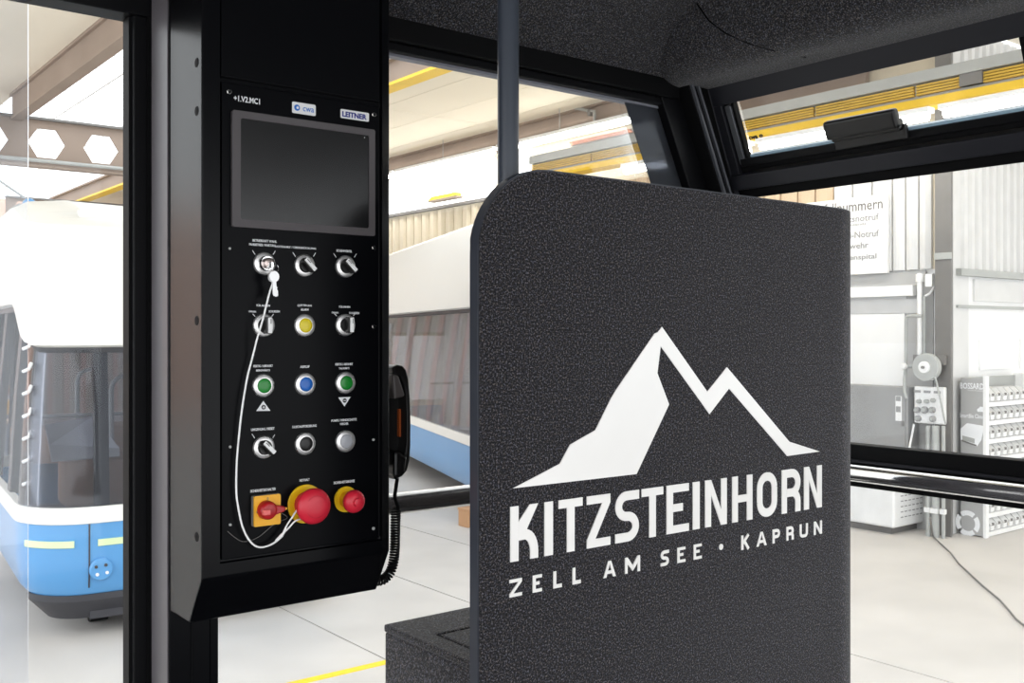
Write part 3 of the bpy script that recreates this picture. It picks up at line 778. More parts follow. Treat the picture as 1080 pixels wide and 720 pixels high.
        for k in range(4):
            an = PI/4+k*PI/2+0.12
            MB().lathe(c+Vector((math.cos(an)*0.036, -0.02, math.sin(an)*0.03)), (0, -1, 0), [(0, 0.009), (0.006, 0.009)], 10).build('stud', white_pl if k in (2, 3) else g_dark, cap, local=True)
        skin(-fw-q-0.02, -fw-q+0.10, [(0.74, 0.02), (1.3, 0.05), (1.93, 0.10)], 0.03, 4).build('door_post', mat('door_post_brown', lin(84, 66, 56), 0.6), root, local=True)
        for k in range(8):
            z = 0.86+k*0.125; p = rp(-fw-q+0.06, 0.03)
            MB().tube([(p.x-0.01, p.y-0.035, z), (p.x+0.02, p.y-0.05, z+0.015), (p.x+0.035, p.y-0.045, z+0.05)], 0.010, 6).build('clip', white_pl, root, local=True)
        # white protective sheet lying in the corner
        MB().add([(-0.78, -1.22, 0.98), (-0.42, -1.22, 0.99), (-0.36, -0.92, 1.0), (-0.74, -0.85, 1.04), (-0.80, -1.1, 1.18), (-0.5, -0.86, 1.2)],
                 [(0, 1, 2), (0, 2, 3), (0, 3, 4), (3, 2, 5), (4, 3, 5)]).build('plastic_sheet', white_pl, root, local=True, solid=0.004)
        o = put_text('number_print', '2', (0, 0, 0), (0, -1, 0), (0, 0, 1), 0.05, 0.11, white_txt, root)
        p = rp(-fw-q-0.12, -0.002); o.location = (p.x, p.y, 0.47)
    # roof hanger stub
    MB().box((-0.12, -0.12, 2.4+lift), (0.12, 0.12, 2.46+lift)).build('hanger_base', lite_st, root, local=True)
    return root
a1 = math.radians(-5.45)
fx = Vector((math.cos(a1), math.sin(a1), 0)); fy = Vector((-math.sin(a1), math.cos(a1), 0))
corner = Vector((1.256, 5.807, HF))
g1 = gondola(tuple(corner+fx*0.95+fy*1.45), a1, 'blue and white gondola cabin with round cap seen through the left door', True)
# second cabin: its long side runs past the far window
sdir = Vector((.3312, .9436, 0)); nrm = Vector((-.9436, .3312, 0))
a2 = math.atan2(sdir.y, sdir.x)-PI/2
pA = Vector((6.17, 9.68, HF))
g2 = gondola(tuple(pA-nrm*0.95-sdir*0.2), a2, 'blue and white gondola cabin behind the handset in the middle window', False, 3.2, 0.24)

# hoist block on a rope above the left gondola
hp = P(29, 216, y=9.3)
ho = empty('hoist_block', tuple(hp)); tag(ho, 'small blue hoist block with a rope above the left gondola roof', 'hoist')
MB().lathe(hp, (0, -1, 0), [(0, 0.04), (0.03, 0.05), (0.08, 0.05), (0.11, 0.04)], 18).build('sheave', g_blue, ho)
r0, r1 = P(37, 216, y=9.3), P(-338, -37, y=9.3)
MB().tube([r0, r0.lerp(r1, (HC-0.012-r0.z)/(r1.z-r0.z))], 0.010, 6).build('rope', lite_st, ho)
MB().box(hp+Vector((0.03, -0.03, -0.08)), hp+Vector((0.10, 0.1, 0.02))).build('shackle', lite_st, ho)
MB().tube([P(10, 222, y=9.3), P(20, 216, y=9.3), P(34, 217, y=9.3)], 0.014, 6).build('strap', lite_st, ho)

# ------------------------------------------------------------------ workshop corner at the far left
YW = 14.6
def wp(px, py, y=YW): return P(px, py, y=y)
def fz(o): return o
for i, (pa, pb, pt) in enumerate(((1.5, 9.5, 372), (10.5, 18.5, 373))):
    a, b = wp(pa, pt), wp(pb, pt); r_ = (b.x-a.x)/2; c = (a+b)/2
    r = empty('gas_cylinder', (c.x, YW, 0.0)); tag(r, ['dark blue gas cylinder left of its twin on the far workbench', 'dark blue gas cylinder right of its twin on the far workbench'][i], 'cylinder', 'gas cylinders')
    zb0_ = wp(5, 412).z
    r.location.z = zb0_; r.matrix_world = Matrix.Translation(r.location)
    MB().lathe((c.x, YW, zb0_), (0, 0, 1), [(0, r_), (c.z-zb0_-0.05, r_), (c.z-zb0_, r_*0.7)], 18).build('bottle', mat('navy_paint', lin(48, 56, 88), 0.5), r)
    MB().lathe((c.x, YW, c.z), (0, 0, 1), [(0, r_*0.3), (0.08, r_*0.3), (0.1, r_*0.2)], 12).build('valve', lite_st, r)
nb = MB().prism([wp(27.5, 412), wp(37, 412), wp(37, 362), wp(35, 360), wp(31, 369), wp(28, 384)], (0, 0.12, 0)).build('upright_board', mat('blue_board', lin(50, 84, 130), 0.5))
tag(nb, 'tall dark blue board with slanted top standing behind the bench', 'board')
bt = empty('workbench', (wp(12, 414).x, YW-0.4, HF)); tag(bt, 'cluttered blue workbench with white edge at the far left', 'workbench')
a, b = wp(-12, 414), wp(37, 419)
MB().box((a.x, YW-0.5, a.z-0.10), (b.x, YW+0.3, a.z-0.03)).build('top', white_pl, bt)
MB().box((a.x, YW-0.45, a.z-0.26), (b.x, YW+0.25, a.z-0.10)).build('apron', mat('bench_blue', lin(40, 62, 110), 0.6), bt)
for xx in (a.x+0.1, wp(23, 430).x, b.x-0.1):
    MB().box((xx-0.035, YW-0.45, HF), (xx+0.035, YW-0.38, a.z-0.1)).build('leg', mat('rust_brown', lin(170, 96, 60), 0.7), bt)
MB().box((a.x, YW-0.45, HF+0.12), (b.x, YW+0.25, HF+0.35)).build('lower_shelf', mat('bench_blue', lin(40, 62, 110), 0.6), bt)
items = [(-2, 404, 3.0, 7, (60, 80, 150), 'dark blue box'), (5.5, 400, 2.2, 10, (190, 60, 90), 'pink tin'), (13, 403, 2.6, 6, (240, 200, 60), 'yellow can'), (21, 406, 4, 5, (50, 70, 150), 'blue toolbox'), (31, 408, 4, 6, (205, 150, 120), 'tan roll')]
for (px_, py_, hw_, hh_, c_, nm) in items:
    c = wp(px_, py_, YW-0.35); d = c.length/FPX
    zb1_ = a.z-0.03
    r = empty(nm.split()[-1] if nm.split()[-1] != 'roll' else 'cloth_roll', (c.x, c.y, zb1_)); tag(r, nm+' lying on the far workbench', nm.split()[-1])
    MB().box((c.x-hw_*d, c.y-0.08, zb1_), (c.x+hw_*d, c.y+0.08, zb1_+hh_*d*1.6)).build('body', mat('paint_'+nm.replace(' ', '_'), lin(*c_), 0.5), r, bevel=0.02)
    MB().box((c.x-hw_*d*0.6, c.y-0.05, zb1_+hh_*d*1.6), (c.x+hw_*d*0.6, c.y+0.05, zb1_+hh_*d*1.6+0.03)).build('lid', white_pl, r)
c = wp(13, 428, YW-0.75)
cr2 = MB().box((c.x-0.10, c.y-0.1, c.z-0.10), (c.x+0.10, c.y+0.1, c.z+0.08)).build('crate', estop_o, None, bevel=0.015)
tag(cr2, 'yellow plastic crate on a stand under the bench edge', 'crate')
stn = MB().box((c.x-0.13, c.y-0.12, HF), (c.x+0.13, c.y+0.12, c.z-0.10)).build('stand', mat('bench_blue', lin(40, 62, 110), 0.6), None, bevel=0.01)
tag(stn, 'low blue stand below the yellow crate', 'stand')
c = wp(8, 444, YW-1.1)
stl = empty('stool', (c.x, c.y, HF)); tag(stl, 'round wooden stool in front of the far workbench', 'stool')
MB().lathe((c.x, c.y, c.z), (0, 0, 1), [(-0.02, 0.15), (0.02, 0.15)], 18).build('seat', mat('pale_wood', lin(220, 190, 160), 0.6), stl)
for k in range(3):
    an = k*2*PI/3
    MB().tube([(c.x+0.05*math.cos(an), c.y+0.05*math.sin(an), c.z), (c.x+0.14*math.cos(an), c.y+0.14*math.sin(an), HF)], 0.016, 8).build('leg', lite_st, stl)
# wooden block under the second cabin
wc = P(493, 547, z=HF+0.08)
wbk = empty('wooden_chock', (wc.x, wc.y, HF)); tag(wbk, 'small wooden pallet block beneath the second gondola', 'wood block')
MB().box((wc.x, wc.y, HF), (wc.x+0.3, wc.y+0.14, HF+0.14)).build('block', mat('raw_wood', lin(205, 160, 120), 0.7), wbk, bevel=0.006)
MB().box((wc.x, wc.y-0.01, HF+0.14), (wc.x+0.3, wc.y+0.15, HF+0.16)).build('plank', mat('raw_wood', lin(205, 160, 120), 0.7), wbk)

# ================================================================== THE CABIN (setting)
YG = 1.40                                    # glass plane of the long wall
H = lambda h: CZ+h
cfl = struct(MB().box((-1.2, -1.3, -0.10), (1.9, 1.45, 0.0)).build('floor', mat('cabin_floor_mat', lin(70, 70, 74), 0.8, bump=(120, 0.3))))
# felt ceiling: cove above the long wall and a lower soffit along the end wall
cec = struct(empty('ceiling', (0, 0, H(0.5))))
MB().yz([(1.405, H(.485)), (1.385, H(.487)), (1.30, H(.585)), (1.22, H(.635)), (1.05, H(.66)), (-1.3, H(.66)), (-1.3, H(.72)), (1.405, H(.72))], -1.2, 1.62).build('cove_lining', felt_c, cec, smooth=True)
sof = []
xs0 = 1.411
for k in range(9):
    an = PI+k*(PI/2)/8; sof.append((xs0+0.08+0.08*math.cos(an), H(.567)+0.08*math.sin(an)))
sof = [(xs0, H(.70))]+sof+[(1.63, H(.487)), (1.63, H(.70))]
MB().xz(sof, -1.3, 1.40).build('soffit_lining', felt_c, cec, smooth=True, bevel=0)
def on_soffit(px, py):
    """sight line on the soffit profile"""
    t = (px-540)/FPX; d = Vector((ST*t+CT, ST-CT*t, (HOR-py)/FPX)); best = None
    for (xa_, za_), (xb_, zb_) in zip(sof[:-2], sof[1:-1]):
        ex, ez = xb_-xa_, zb_-za_; det = d.x*ez-d.z*ex
        if abs(det) < 1e-9: continue
        k = (xa_*ez-(za_-CZ)*ex)/det; u = ((d.x*k-xa_)*ex+(d.z*k+CZ-za_)*ez)/(ex*ex+ez*ez)
        if k > 0 and -0.01 <= u <= 1.01 and (best is None or k < best): best = k
    return d*best+Vector((0, 0, CZ)) if best else None
seam = [p for p in [on_soffit(*q) for q in ((735, 4), (748, 22), (765, 35), (790, 46), (815, 53), (850, 60))] if p]
MB().tube(seam, 0.0018, 6).build('lining_seam', black, cec)

# --- long wall: door post, door, window
XPn = XP(213, 1.2)                            # left face of the control housing
po = struct(empty('trim_1', (XPn, 1.35, 0)))
xr = XP(222, 1.3125); xr2 = XP(232, 1.3125)
MB().box((XPn, 1.3125, 0), (xr, 1.385, H(.62))).build('post', satin, po, bevel=0.0015)
MB().box((xr+0.002, 1.318, 0), (xr2, 1.385, H(.62))).build('post_lip', satin, po, bevel=0.001)
MB().box((XPn-0.0015, 1.3175, 0), (XPn, 1.379, H(.60))).build('post_sheen_strip', mat('post_sheen_grey', lin(92, 88, 92), 0.35), po)  # added strip, its lighter grey stands in for light reflected on the post side
MB().box((XPn+0.028, 1.3105, 0), (XPn+0.029, 1.3125, H(-.37))).build('post_groove', rubber, po)
MB().box((XPn+0.006, 1.385, 0), (xr2+0.02, 1.42, H(.62))).build('post_core', rubber, po)

dr_ = struct(empty('door_1', (0.2, 1.40, 0)))
xd0, xd1 = XP(137, 1.395), XP(158, 1.395)
MB().box((xd0+0.004, 1.392, 0), (xd1, 1.43, H(.62))).build('stile', black, dr_, bevel=0.002)
MB().box((xd0, 1.40, 0.10), (xd0+0.006, 1.425, H(.432))).build('glass_seal', rubber, dr_)
MB().box((xd1-0.006, 1.386, 0), (xd1+0.004, 1.40, H(.60))).build('brush_seal', rubber, dr_)
zdh = P(136, 17.5, y=1.40).z
MB().box((-0.75, 1.385, zdh), (xd1, 1.43, H(.62))).build('head_rail', black, dr_, bevel=0.002)
MB().box((-0.75, 1.392, 0), (xd0+0.01, 1.43, 0.11)).build('bottom_rail', black, dr_, bevel=0.002)
MB().box((-0.75, 1.392, 0), (-0.70, 1.43, H(.62))).build('stile', black, dr_, bevel=0.002)
MB().box((-0.70, 1.408, 0.10), (xd0+0.005, 1.414, zdh+0.01)).build('pane', glass, dr_)
MB().box((-0.70, 1.436, 0.10), (XP(30, 1.436), 1.439, zdh+0.01)).build('pane', glass_veil, dr_)

def XE(h): return 1.462+(.4505-h)*.48 if h > -.05 else 1.70     # leaning end of the long window
zg = P(415, 60.5, y=YG).z
w1 = struct(empty('window_1', (0.6, 1.40, 0)))
hL = zg-CZ
xl = XP(231, YG)
gp = [(xl, 0.12), (XE(-.2), 0.12), (XE(-.05), H(-.05)), (XE(hL), zg), (xl, zg)]
MB().xz(gp, YG, YG+0.006).build('pane', glass, w1)
f0, f1 = P(658.5, 107.5, y=YG-0.001), P(688, 190, y=YG-0.001)
sl = (f1.x-f0.x)/(f0.z-f1.z)
MB().xz([(f0.x, f0.z), (XE(hL), zg), (XE(-.05), H(-.05)), (XE(-.05)-0.09, H(-.05))], YG-0.0025, YG-0.0005).build('printed_edge', frit, w1)
# head frame: thin pale strip, black steps
zt2 = P(415, 56.5, y=YG-0.005).z; zt3 = P(415, 45, y=YG-0.015).z; zt4 = P(415, 33, y=YG-0.03).z
MB().box((xl, YG-0.006, zg), (XE(hL)+0.02, YG+0.01, zt2)).build('head_strip', mat('pale_strip', lin(120, 122, 130), 0.4), w1)
MB().box((xl, YG-0.018, zt2), (XE(hL)+0.03, YG+0.02, zt3)).build('head_rail', black, w1, bevel=0.002)
MB().box((xl, YG-0.030, zt3), (XE(hL)+0.03, YG+0.02, H(.50))).build('head_rail', rubber, w1, bevel=0.002)
MB().box((xl, YG-0.03, 0), (1.72, YG+0.02, 0.125)).build('bottom_rail', black, w1, bevel=0.002)
# --- end wall: leaning upper part, upright lower part
def X2(h): return 1.56+(.495-h)*.44 if h > -.02 else 1.7866
NW = Vector((1, 0, .44)).normalized()
def PW(px, py, off=0.0):
    """sight line on the leaning end wall plane, off = distance in front of it"""
    t = (px-540)/FPX
    d = Vector((ST*t+CT, ST-CT*t, (HOR-py)/FPX))
    p0 = Vector((1.56, 0, .495))-NW*off
    k = p0.dot(NW)/d.dot(NW)
    q_ = d*k
    return Vector((q_.x, q_.y, q_.z+CZ))
def hrow(y900): return PW(900, y900).z-CZ
hA, hB, hC, hD, hE, hF = [hrow(v) for v in (60.8, 78.5, 145.6, 163.7, 181.2, 194)]
def bar(name, y0, y1, h0, h1, front, back, m, par, bevel=0.0015):
    """bar lying in the leaning wall plane"""
    pts = []
    mb = MB()
    c = [Vector((X2(h0), y0, H(h0))), Vector((X2(h0), y1, H(h0))), Vector((X2(h1), y1, H(h1))), Vector((X2(h1), y0, H(h1)))]
    mb.prism([p-NW*front for p in c], NW*(front+back))
    return mb.build(name, m, par, bevel=bevel)
yl0 = PW(777, 112).y; yl1 = PW(1077, 45).y
w2 = struct(empty('window_2', (1.6, 1.0, H(.3))))
YR = -0.55
frm = frame_m
bar('frame_rail', YR, yl0+0.075, hB, hA+0.02, 0.012, 0.03, frm, w2)
bar('frame_stile', yl0+0.028, yl0+0.075, hD-0.012, hB, 0.012, 0.03, frm, w2)
bar('frame_stile', yl1-0.05, yl1-0.012, hD, hB, 0.012, 0.03, frm, w2)
bar('sash_stile', yl0+0.010, yl0+0.024, hC-0.012, hB-0.004, 0.008, 0.010, mat('sash_dark_metal', lin(92, 94, 98), 0.35, metal=0.5), w2)
bar('sash_seal', yl0+0.004, yl0+0.010, hC-0.004, hB, 0.004, 0.010, rubber, w2)
bar('sash_seal', yl0+0.024, yl0+0.030, hD-0.01, hB, 0.002, 0.03, rubber, w2)
bar('sash_stile', yl1-0.014, yl1, hC, hB, 0.006, 0.03, rubber, w2)
bar('sash_rail', yl1-0.014, yl0+0.02, hC-0.016, hC-0.002, 0.010, 0.03, black, w2)
bar('glass_edge', yl1, yl0-0.004, hC-0.003, hC+0.003, 0.004, 0.01, mat('polished_glass_edge', lin(150, 178, 196), 0.3), w2, 0)
bar('sash_seal', YR, yl0+0.03, hD+0.002, hC-0.015, 0.002, 0.03, rubber, w2)
bar('pane', yl1-0.004, yl0+0.002, hC-0.004, hB+0.004, -0.008, 0.014, glass, w2, 0)
bar('pane', YR, yl1-0.045, hC-0.004, hB+0.004, -0.008, 0.014, glass, w2, 0)
bar('cross_rail', YR, yl0+0.075, hE, hD, 0.022, 0.03, frm, w2, 0.002)
bar('lower_seal', YR, yl0+0.05, hF, hE, 0.006, 0.03, rubber, w2)
# sash handle
hd = PW(900, 140)
hy0, hy1 = PW(961, 132).y, PW(884, 140).y
hh0 = hrow(145.6)
def wpt(y, h, off): return Vector((X2(h), y, H(h)))-NW*off
hn = empty('vent_handle', (0, 0, 0)); hn.parent = w2; hn.location = wpt(hy0, hC, 0.01)-w2.location; hn['label'] = 'black bar handle'
def hbar(name, y0, y1, h0, h1, o0, o1, bev):
    MB().prism([wpt(y0, h0, o0), wpt(y1, h0, o0), wpt(y1, h1, o0), wpt(y0, h1, o0)], -NW*(o1-o0)).build(name, phone_m, hn, bevel=bev, segs=3)
hbar('mount', hy0, hy1, hC-0.012, hC+0.012, 0.010, 0.020, 0.002)
hbar('stem', hy0+0.004, hy1-0.004, hC+0.004, hC+0.022, 0.012, 0.034, 0.004)
hbar('grip', hy0, hy1, hC+0.010, hC+0.042, 0.026, 0.044, 0.006)
# sticker on the vent pane
stc = PW(797, 144.5, -0.006); dd = (stc-Vector((0, 0, CZ))).length/FPX
upv = Vector((-.44, 0, 1)).normalized()
put_text('sticker_print', 'cwa', stc+Vector((0, 0.006, 0)), (0, -1, 0), upv, 0.022, 3.6*dd, black_ink, w2, 0.05)
put_text('sticker_print', 'o', stc+Vector((0, -0.013, 0.0005)), (0, -1, 0), upv, 0.010, 3.6*dd, black_ink, w2, 0.08)

# main pane of the end wall and the black sill
w3 = struct(empty('window_3', (1.75, 1.0, 0.2)))
hG = -0.2235; hI = -0.309
pr = [(X2(hF+.006)+.006, H(hF+.006)), (X2(-.019)+.006, H(-.02)), (1.793, H(hG)-0.01)]
MB().prism([(x_, YR, z_) for x_, z_ in pr]+[(x_+.006, YR, z_) for x_, z_ in pr[::-1]], (0, 1.33-YR, 0)).build('pane', glass, w3)
MB().box((1.793, YR, 0.10), (1.799, 1.33, H(hI)+0.01)).build('pane', glass, w3)
si = struct(empty('trim_2', (1.78, 1.0, H(hI))))
zi = lambda y900: P(900, y900, x=1.775).z
MB().box((1.775, YR, zi(488)), (1.81, 1.33, zi(468.4))).build('sill_rail', rubber, si, bevel=0.002)
MB().box((1.768, YR, zi(487)), (1.776, 1.33, zi(484))).build('sill_lip', frame_m, si)
MB().box((1.778, YR, zi(513)), (1.81, 1.33, zi(488))).build('sill_rail', rubber, si, bevel=0.002)
MB().box((1.775, YR, 0), (1.81, 1.33, 0.10)).build('bottom_rail', black, si)
# leaning corner pillar between the two window walls
cp = struct(empty('trim_3', (1.7, 1.36, 0)))
def loft(name, plans, m, par):
    mb = MB(); n = len(plans[0][1])
    for (z, pl) in plans: mb.v += [(p[0], p[1], z) for p in pl]
    for j in range(len(plans)-1):
        for i in range(n): mb.f.append([j*n+i, j*n+(i+1) % n, (j+1)*n+(i+1) % n, (j+1)*n+i])
    mb.f.append(list(range(n))[::-1]); mb.f.append([(len(plans)-1)*n+i for i in range(n)])
    return mb.build(name, m, par, bevel=0.002)
def pillar(name, fa, fb, ya, yb, m):
    lv = []
    for h in (.56, -.05, -.06, -CZ):
        hh_ = max(h, -.05)
        lv.append((H(h), [(fa(hh_), ya), (fb(hh_), ya), (fb(hh_), yb), (fa(hh_), yb)]))
    return loft(name, lv, m, cp)
pillar('pillar_flange', lambda h: XE(h)-0.004, lambda h: XE(h)+0.055, YG-0.022, YG+0.02, black)
pillar('pillar_core', lambda h: XE(h)+0.05, lambda h: X2(h)+0.05, YG-0.055, YG+0.02, rubber)
pillar('pillar_rib', lambda h: XE(h)+0.052, lambda h: XE(h)+0.058, YG-0.062, YG-0.05, mat('rib_satin', lin(70, 72, 78), 0.3))
pillar('pillar_rib', lambda h: XE(h)+0.070, lambda h: XE(h)+0.076, YG-0.062, YG-0.05, mat('rib_satin', lin(70, 72, 78), 0.3))
pillar('pillar_cover', lambda h: X2(h)-0.014, lambda h: X2(h)+0.03, yl0+0.075, YG-0.056, frame_m)

# ------------------------------------------------------------------ handrails
ry = 1.335
rz_ = P(418, 531, y=ry).z
hr = empty('handrail', (xl, ry, rz_)); tag(hr, 'polished steel handrail across the long window behind the control box', 'handrail', 'steel handrails')
MB().tube([(xl+0.02, ry, rz_), (1.66, ry, rz_)], 0.0165, 18).build('tube', steel, hr)
for xx in (xl+0.08, 1.2, 1.6):
    MB().tube([(xx, ry, rz_), (xx, YG-0.002, rz_)], 0.007, 8).build('bracket', steel, hr)
rx2 = 1.725
rz2 = P(900, 498.5, x=rx2).z
hr2 = empty('handrail', (rx2, 0.5, rz2)); tag(hr2, 'polished steel handrail along the black sill of the right window', 'handrail', 'steel handrails')
MB().tube([(rx2, YR, rz2), (rx2, 1.30, rz2)], 0.0165, 18).build('tube', chrome, hr2)
for yy in (-0.4, 0.4, 1.2):
    MB().tube([(rx2, yy, rz2), (1.776, yy, rz2)], 0.007, 8).build('bracket', steel, hr2)

# ------------------------------------------------------------------ bench with felt cover
be = empty('felt_bench', (0.7, 1.2, 0)); tag(be, 'dark felt covered bench box with a lid beside the partition', 'bench')
bz = P(405.5, 658, y=1.375).z; bxl = XP(405.5, 1.375)
MB().box((bxl, 1.10, 0.0), (1.62, 1.375, bz-0.012)).build('body', felt, be, bevel=0.004)
lx0 = P(461, 669, z=bz).x; ly1 = P(461, 669, z=bz).y
MB().xy([(bxl-0.001, 1.098), (lx0, 1.098), (lx0, ly1+0.002), (1.62, ly1+0.002), (1.62, 1.376), (bxl-0.001, 1.376)], bz-0.012, bz).build('rim', felt, be, bevel=0.003)
MB().box((lx0+0.003, 1.098, bz-0.012), (1.62, ly1-0.001, bz)).build('lid', felt, be, bevel=0.003)

# ------------------------------------------------------------------ pole
pl = empty('grab_pole', (XP(536, 1.06), 1.06, 0)); tag(pl, 'slate grey vertical grab pole rising behind the partition', 'pole')
px_ = XP(536, 1.06)
MB().tube([(px_, 1.06, 0.0), (px_, 1.06, H(.66))], 0.0144, 24).build('tube', pole_m, pl)
MB().lathe((px_, 1.06, 0), (0, 0, 1), [(0, 0.04), (0.008, 0.04), (0.012, 0.018)], 24).build('floor_flange', pole_m, pl)
# ------------------------------------------------------------------ felt partition with the emblem
YQ = 1.0; TH = 0.022
pa = empty('felt_partition', (1.1, YQ, 0)); tag(pa, 'dark grey felt partition wall with a silver mountain emblem', 'partition')
xa = XP(505, YQ); rB = 0.10; xc = 1.4876
zt = P(700, 351-(1898-700)*.1306, y=YQ).z
# plan: straight run, then a bend away from the viewer at the right end
plan = [(x_, YQ) for x_ in [xa+(xc-xa)*i/30 for i in range(31)]]+[(xc+rB*math.sin(a), YQ+rB-rB*math.cos(a)) for a in [PI/2*i/12 for i in range(1, 13)]]+[(xc+rB, 1.098)]
dist = [0]
for i in range(1, len(plan)): dist.append(dist[-1]+math.hypot(plan[i][0]-plan[i-1][0], plan[i][1]-plan[i-1][1]))
RC = P(503, 258, y=YQ); rcx, rcz = XP(582, YQ)-xa, zt-P(503, 268, y=YQ).z   # rounded upper left corner
zlow = 0.02
def ztop_at(d):
    if d < rcx: k = 1-d/rcx; return zt-rcz*(1-math.sqrt(max(0, 1-k**2.15)))
    return zt
def sheet(y_off0, y_off1, ins, name, m, bevel=0):
    mb = MB(); prev = None
    dl = sorted(set([rcx*(1-math.cos(PI/2*i/16)) for i in range(17)]+[d for d in dist if d > rcx]))
    def at_d(d, off):
        for i in range(len(dist)-1):
            if d <= dist[i+1]+1e-9:
                t = (d-dist[i])/max(1e-9, dist[i+1]-dist[i])
                p = Vector(plan[i]).lerp(Vector(plan[i+1]), t)
                dv = (Vector(plan[i+1])-Vector(plan[i])).normalized(); n = Vector((-dv.y, dv.x))
                return p+n*off
        return Vector(plan[-1])
    cols = []
    for d in dl:
        z = ztop_at(max(0, d))-ins
        if d == 0: z = zt-rcz
        f_, b_ = at_d(max(d, ins if d < ins else d), y_off0), at_d(max(d, ins if d < ins else d), y_off1)
        cols.append((f_, b_, z))
    n = len(cols)
    for (f_, b_, z) in cols:
        mb.v += [(f_.x, f_.y, zlow), (f_.x, f_.y, z), (b_.x, b_.y, zlow), (b_.x, b_.y, z)]
    for i in range(n-1):
        a, b = i*4, (i+1)*4
        mb.f += [[a, b, b+1, a+1], [a+2, a+3, b+3, b+2], [a+1, b+1, b+3, a+3], [a, a+2, b+2, b]]
    mb.f += [[0, 1, 3, 2], [(n-1)*4, (n-1)*4+2, (n-1)*4+3, (n-1)*4+1]]
    return mb.build(name, m, pa, smooth=True)
sheet(0.0, 0.003, 0.0025, 'felt_face', felt)
sheet(0.003, TH-0.003, 0.0, 'edge_core', edge_m)
sheet(TH-0.003, TH, 0.0025, 'felt_face', felt)

# emblem: satin foil pieces
yf = YQ
def emb(pts, name):
    q_ = [P(a, b, y=yf) for a, b in pts]
    return MB().xz([(p.x, p.z) for p in q_], yf-0.0012, yf+0.0005).build(name, logo_m, pa)
emb([(540.8, 514.7), (590, 488.8), (600.8, 468.7), (627.5, 453.3), (644, 420), (650, 410), (690, 351.5), (693.5, 350.1), (697.7, 344.6), (745.5, 412.9), (766.2, 387), (832, 465.6), (864.2, 475.9), (829.8, 480.7), (768.4, 409.5), (747.8, 436.5), (696.3, 364.8), (692.8, 393.4), (705.2, 426.2), (670.8, 499.7)], 'mountain_emblem')
zb1 = (P(537.8, 592, y=yf).z+P(866.5, 534.8, y=yf).z)/2; zt1 = (P(537.8, 533.5, y=yf).z+P(866.5, 490.7, y=yf).z)/2
st1 = XP(582.6, yf)-XP(573.9, yf)
def letters(spec, z0, z1, s, kmap=None):
    for ch, pa_, pb_ in spec:
        mb = MB()
        for gi, poly in enumerate(glyph(ch, XP(pa_, yf), XP(pb_, yf), z0, z1, s)): mb.xz(poly, yf-0.0012-0.00012*gi, yf+0.0005-0.00002*gi)
        mb.build('emblem_letter', logo_m, pa)
letters([('K', 537.8, 567), ('I', 573.8, 582.7), ('T', 588.7, 614), ('Z', 618.5, 643.2), ('S', 648.4, 673.5), ('T', 676.2, 699), ('E', 702.6, 726), ('I', 730.2, 737.4), ('N', 743.2, 766), ('H', 771.8, 793), ('O', 798, 819), ('R', 824, 843.6), ('N', 847.6, 866.2)], zb1, zt1, st1*0.94)
zb2 = (P(537.5, 629, y=yf).z+P(866.3, 563, y=yf).z)/2; zt2_ = (P(537.5, 610.8, y=yf).z+P(866.3, 548.8, y=yf).z)/2
st2 = st1*0.34
letters([('Z', 537, 550), ('E', 561.5, 571), ('L', 583.3, 592), ('L', 603.5, 612), ('A', 636, 649), ('M', 658.8, 674.5), ('S', 696.5, 705), ('E', 714, 722.3), ('E', 731.2, 739.5), ('k', 781.5, 790), ('A', 797.5, 808), ('P', 814.5, 822), ('R', 829, 836.5), ('U', 843, 851.5), ('N', 858, 866.3)], zb2, zt2_, st2)
letters([('.', 758, 762.2)], (zb2+zt2_)/2-0.002, (zb2+zt2_)/2+0.002, st2)

# ================================================================== CONTROL CABINET
YF = 1.2                                         # front plane
xL, xR = XPn, XP(413.5, YF)
zch = P(214, 612, y=YF).z; zbot = H(-.363); ych = 1.2415; ybk = 1.3115
ztp = H(.66)
cc = empty('control_cabinet', ((xL+xR)/2, 1.26, zbot)); tag(cc, 'black operator control cabinet with screen, buttons and emergency stops', 'control panel')
ox0, ox1 = XP(232, YF), XP(403, YF)              # opening for plate and cover
oz0 = P(232, 594.5, y=YF).z
DR = 0.006
mb = MB()
def quad(*p): mb.add(p, [(0, 1, 2, 3)])
# front ring around the opening
quad((xL, YF, zch), (ox0, YF, zch), (ox0, YF, ztp), (xL, YF, ztp))
CHX = 0.0065
quad((ox1, YF, zch), (xR, YF+CHX, zch), (xR, YF+CHX, ztp), (ox1, YF, ztp))
quad((ox0, YF, zch), (ox1, YF, zch), (ox1, YF, oz0), (ox0, YF, oz0))
# opening walls and floor
quad((ox0, YF, oz0), (ox0, YF+DR, oz0), (ox0, YF+DR, ztp), (ox0, YF, ztp))
quad((ox1, YF, oz0), (ox1, YF+DR, oz0), (ox1, YF+DR, ztp), (ox1, YF, ztp))
quad((ox0, YF, oz0), (ox1, YF, oz0), (ox1, YF+DR, oz0), (ox0, YF+DR, oz0))
quad((ox0, YF+DR, oz0), (ox1, YF+DR, oz0), (ox1, YF+DR, ztp), (ox0, YF+DR, ztp))
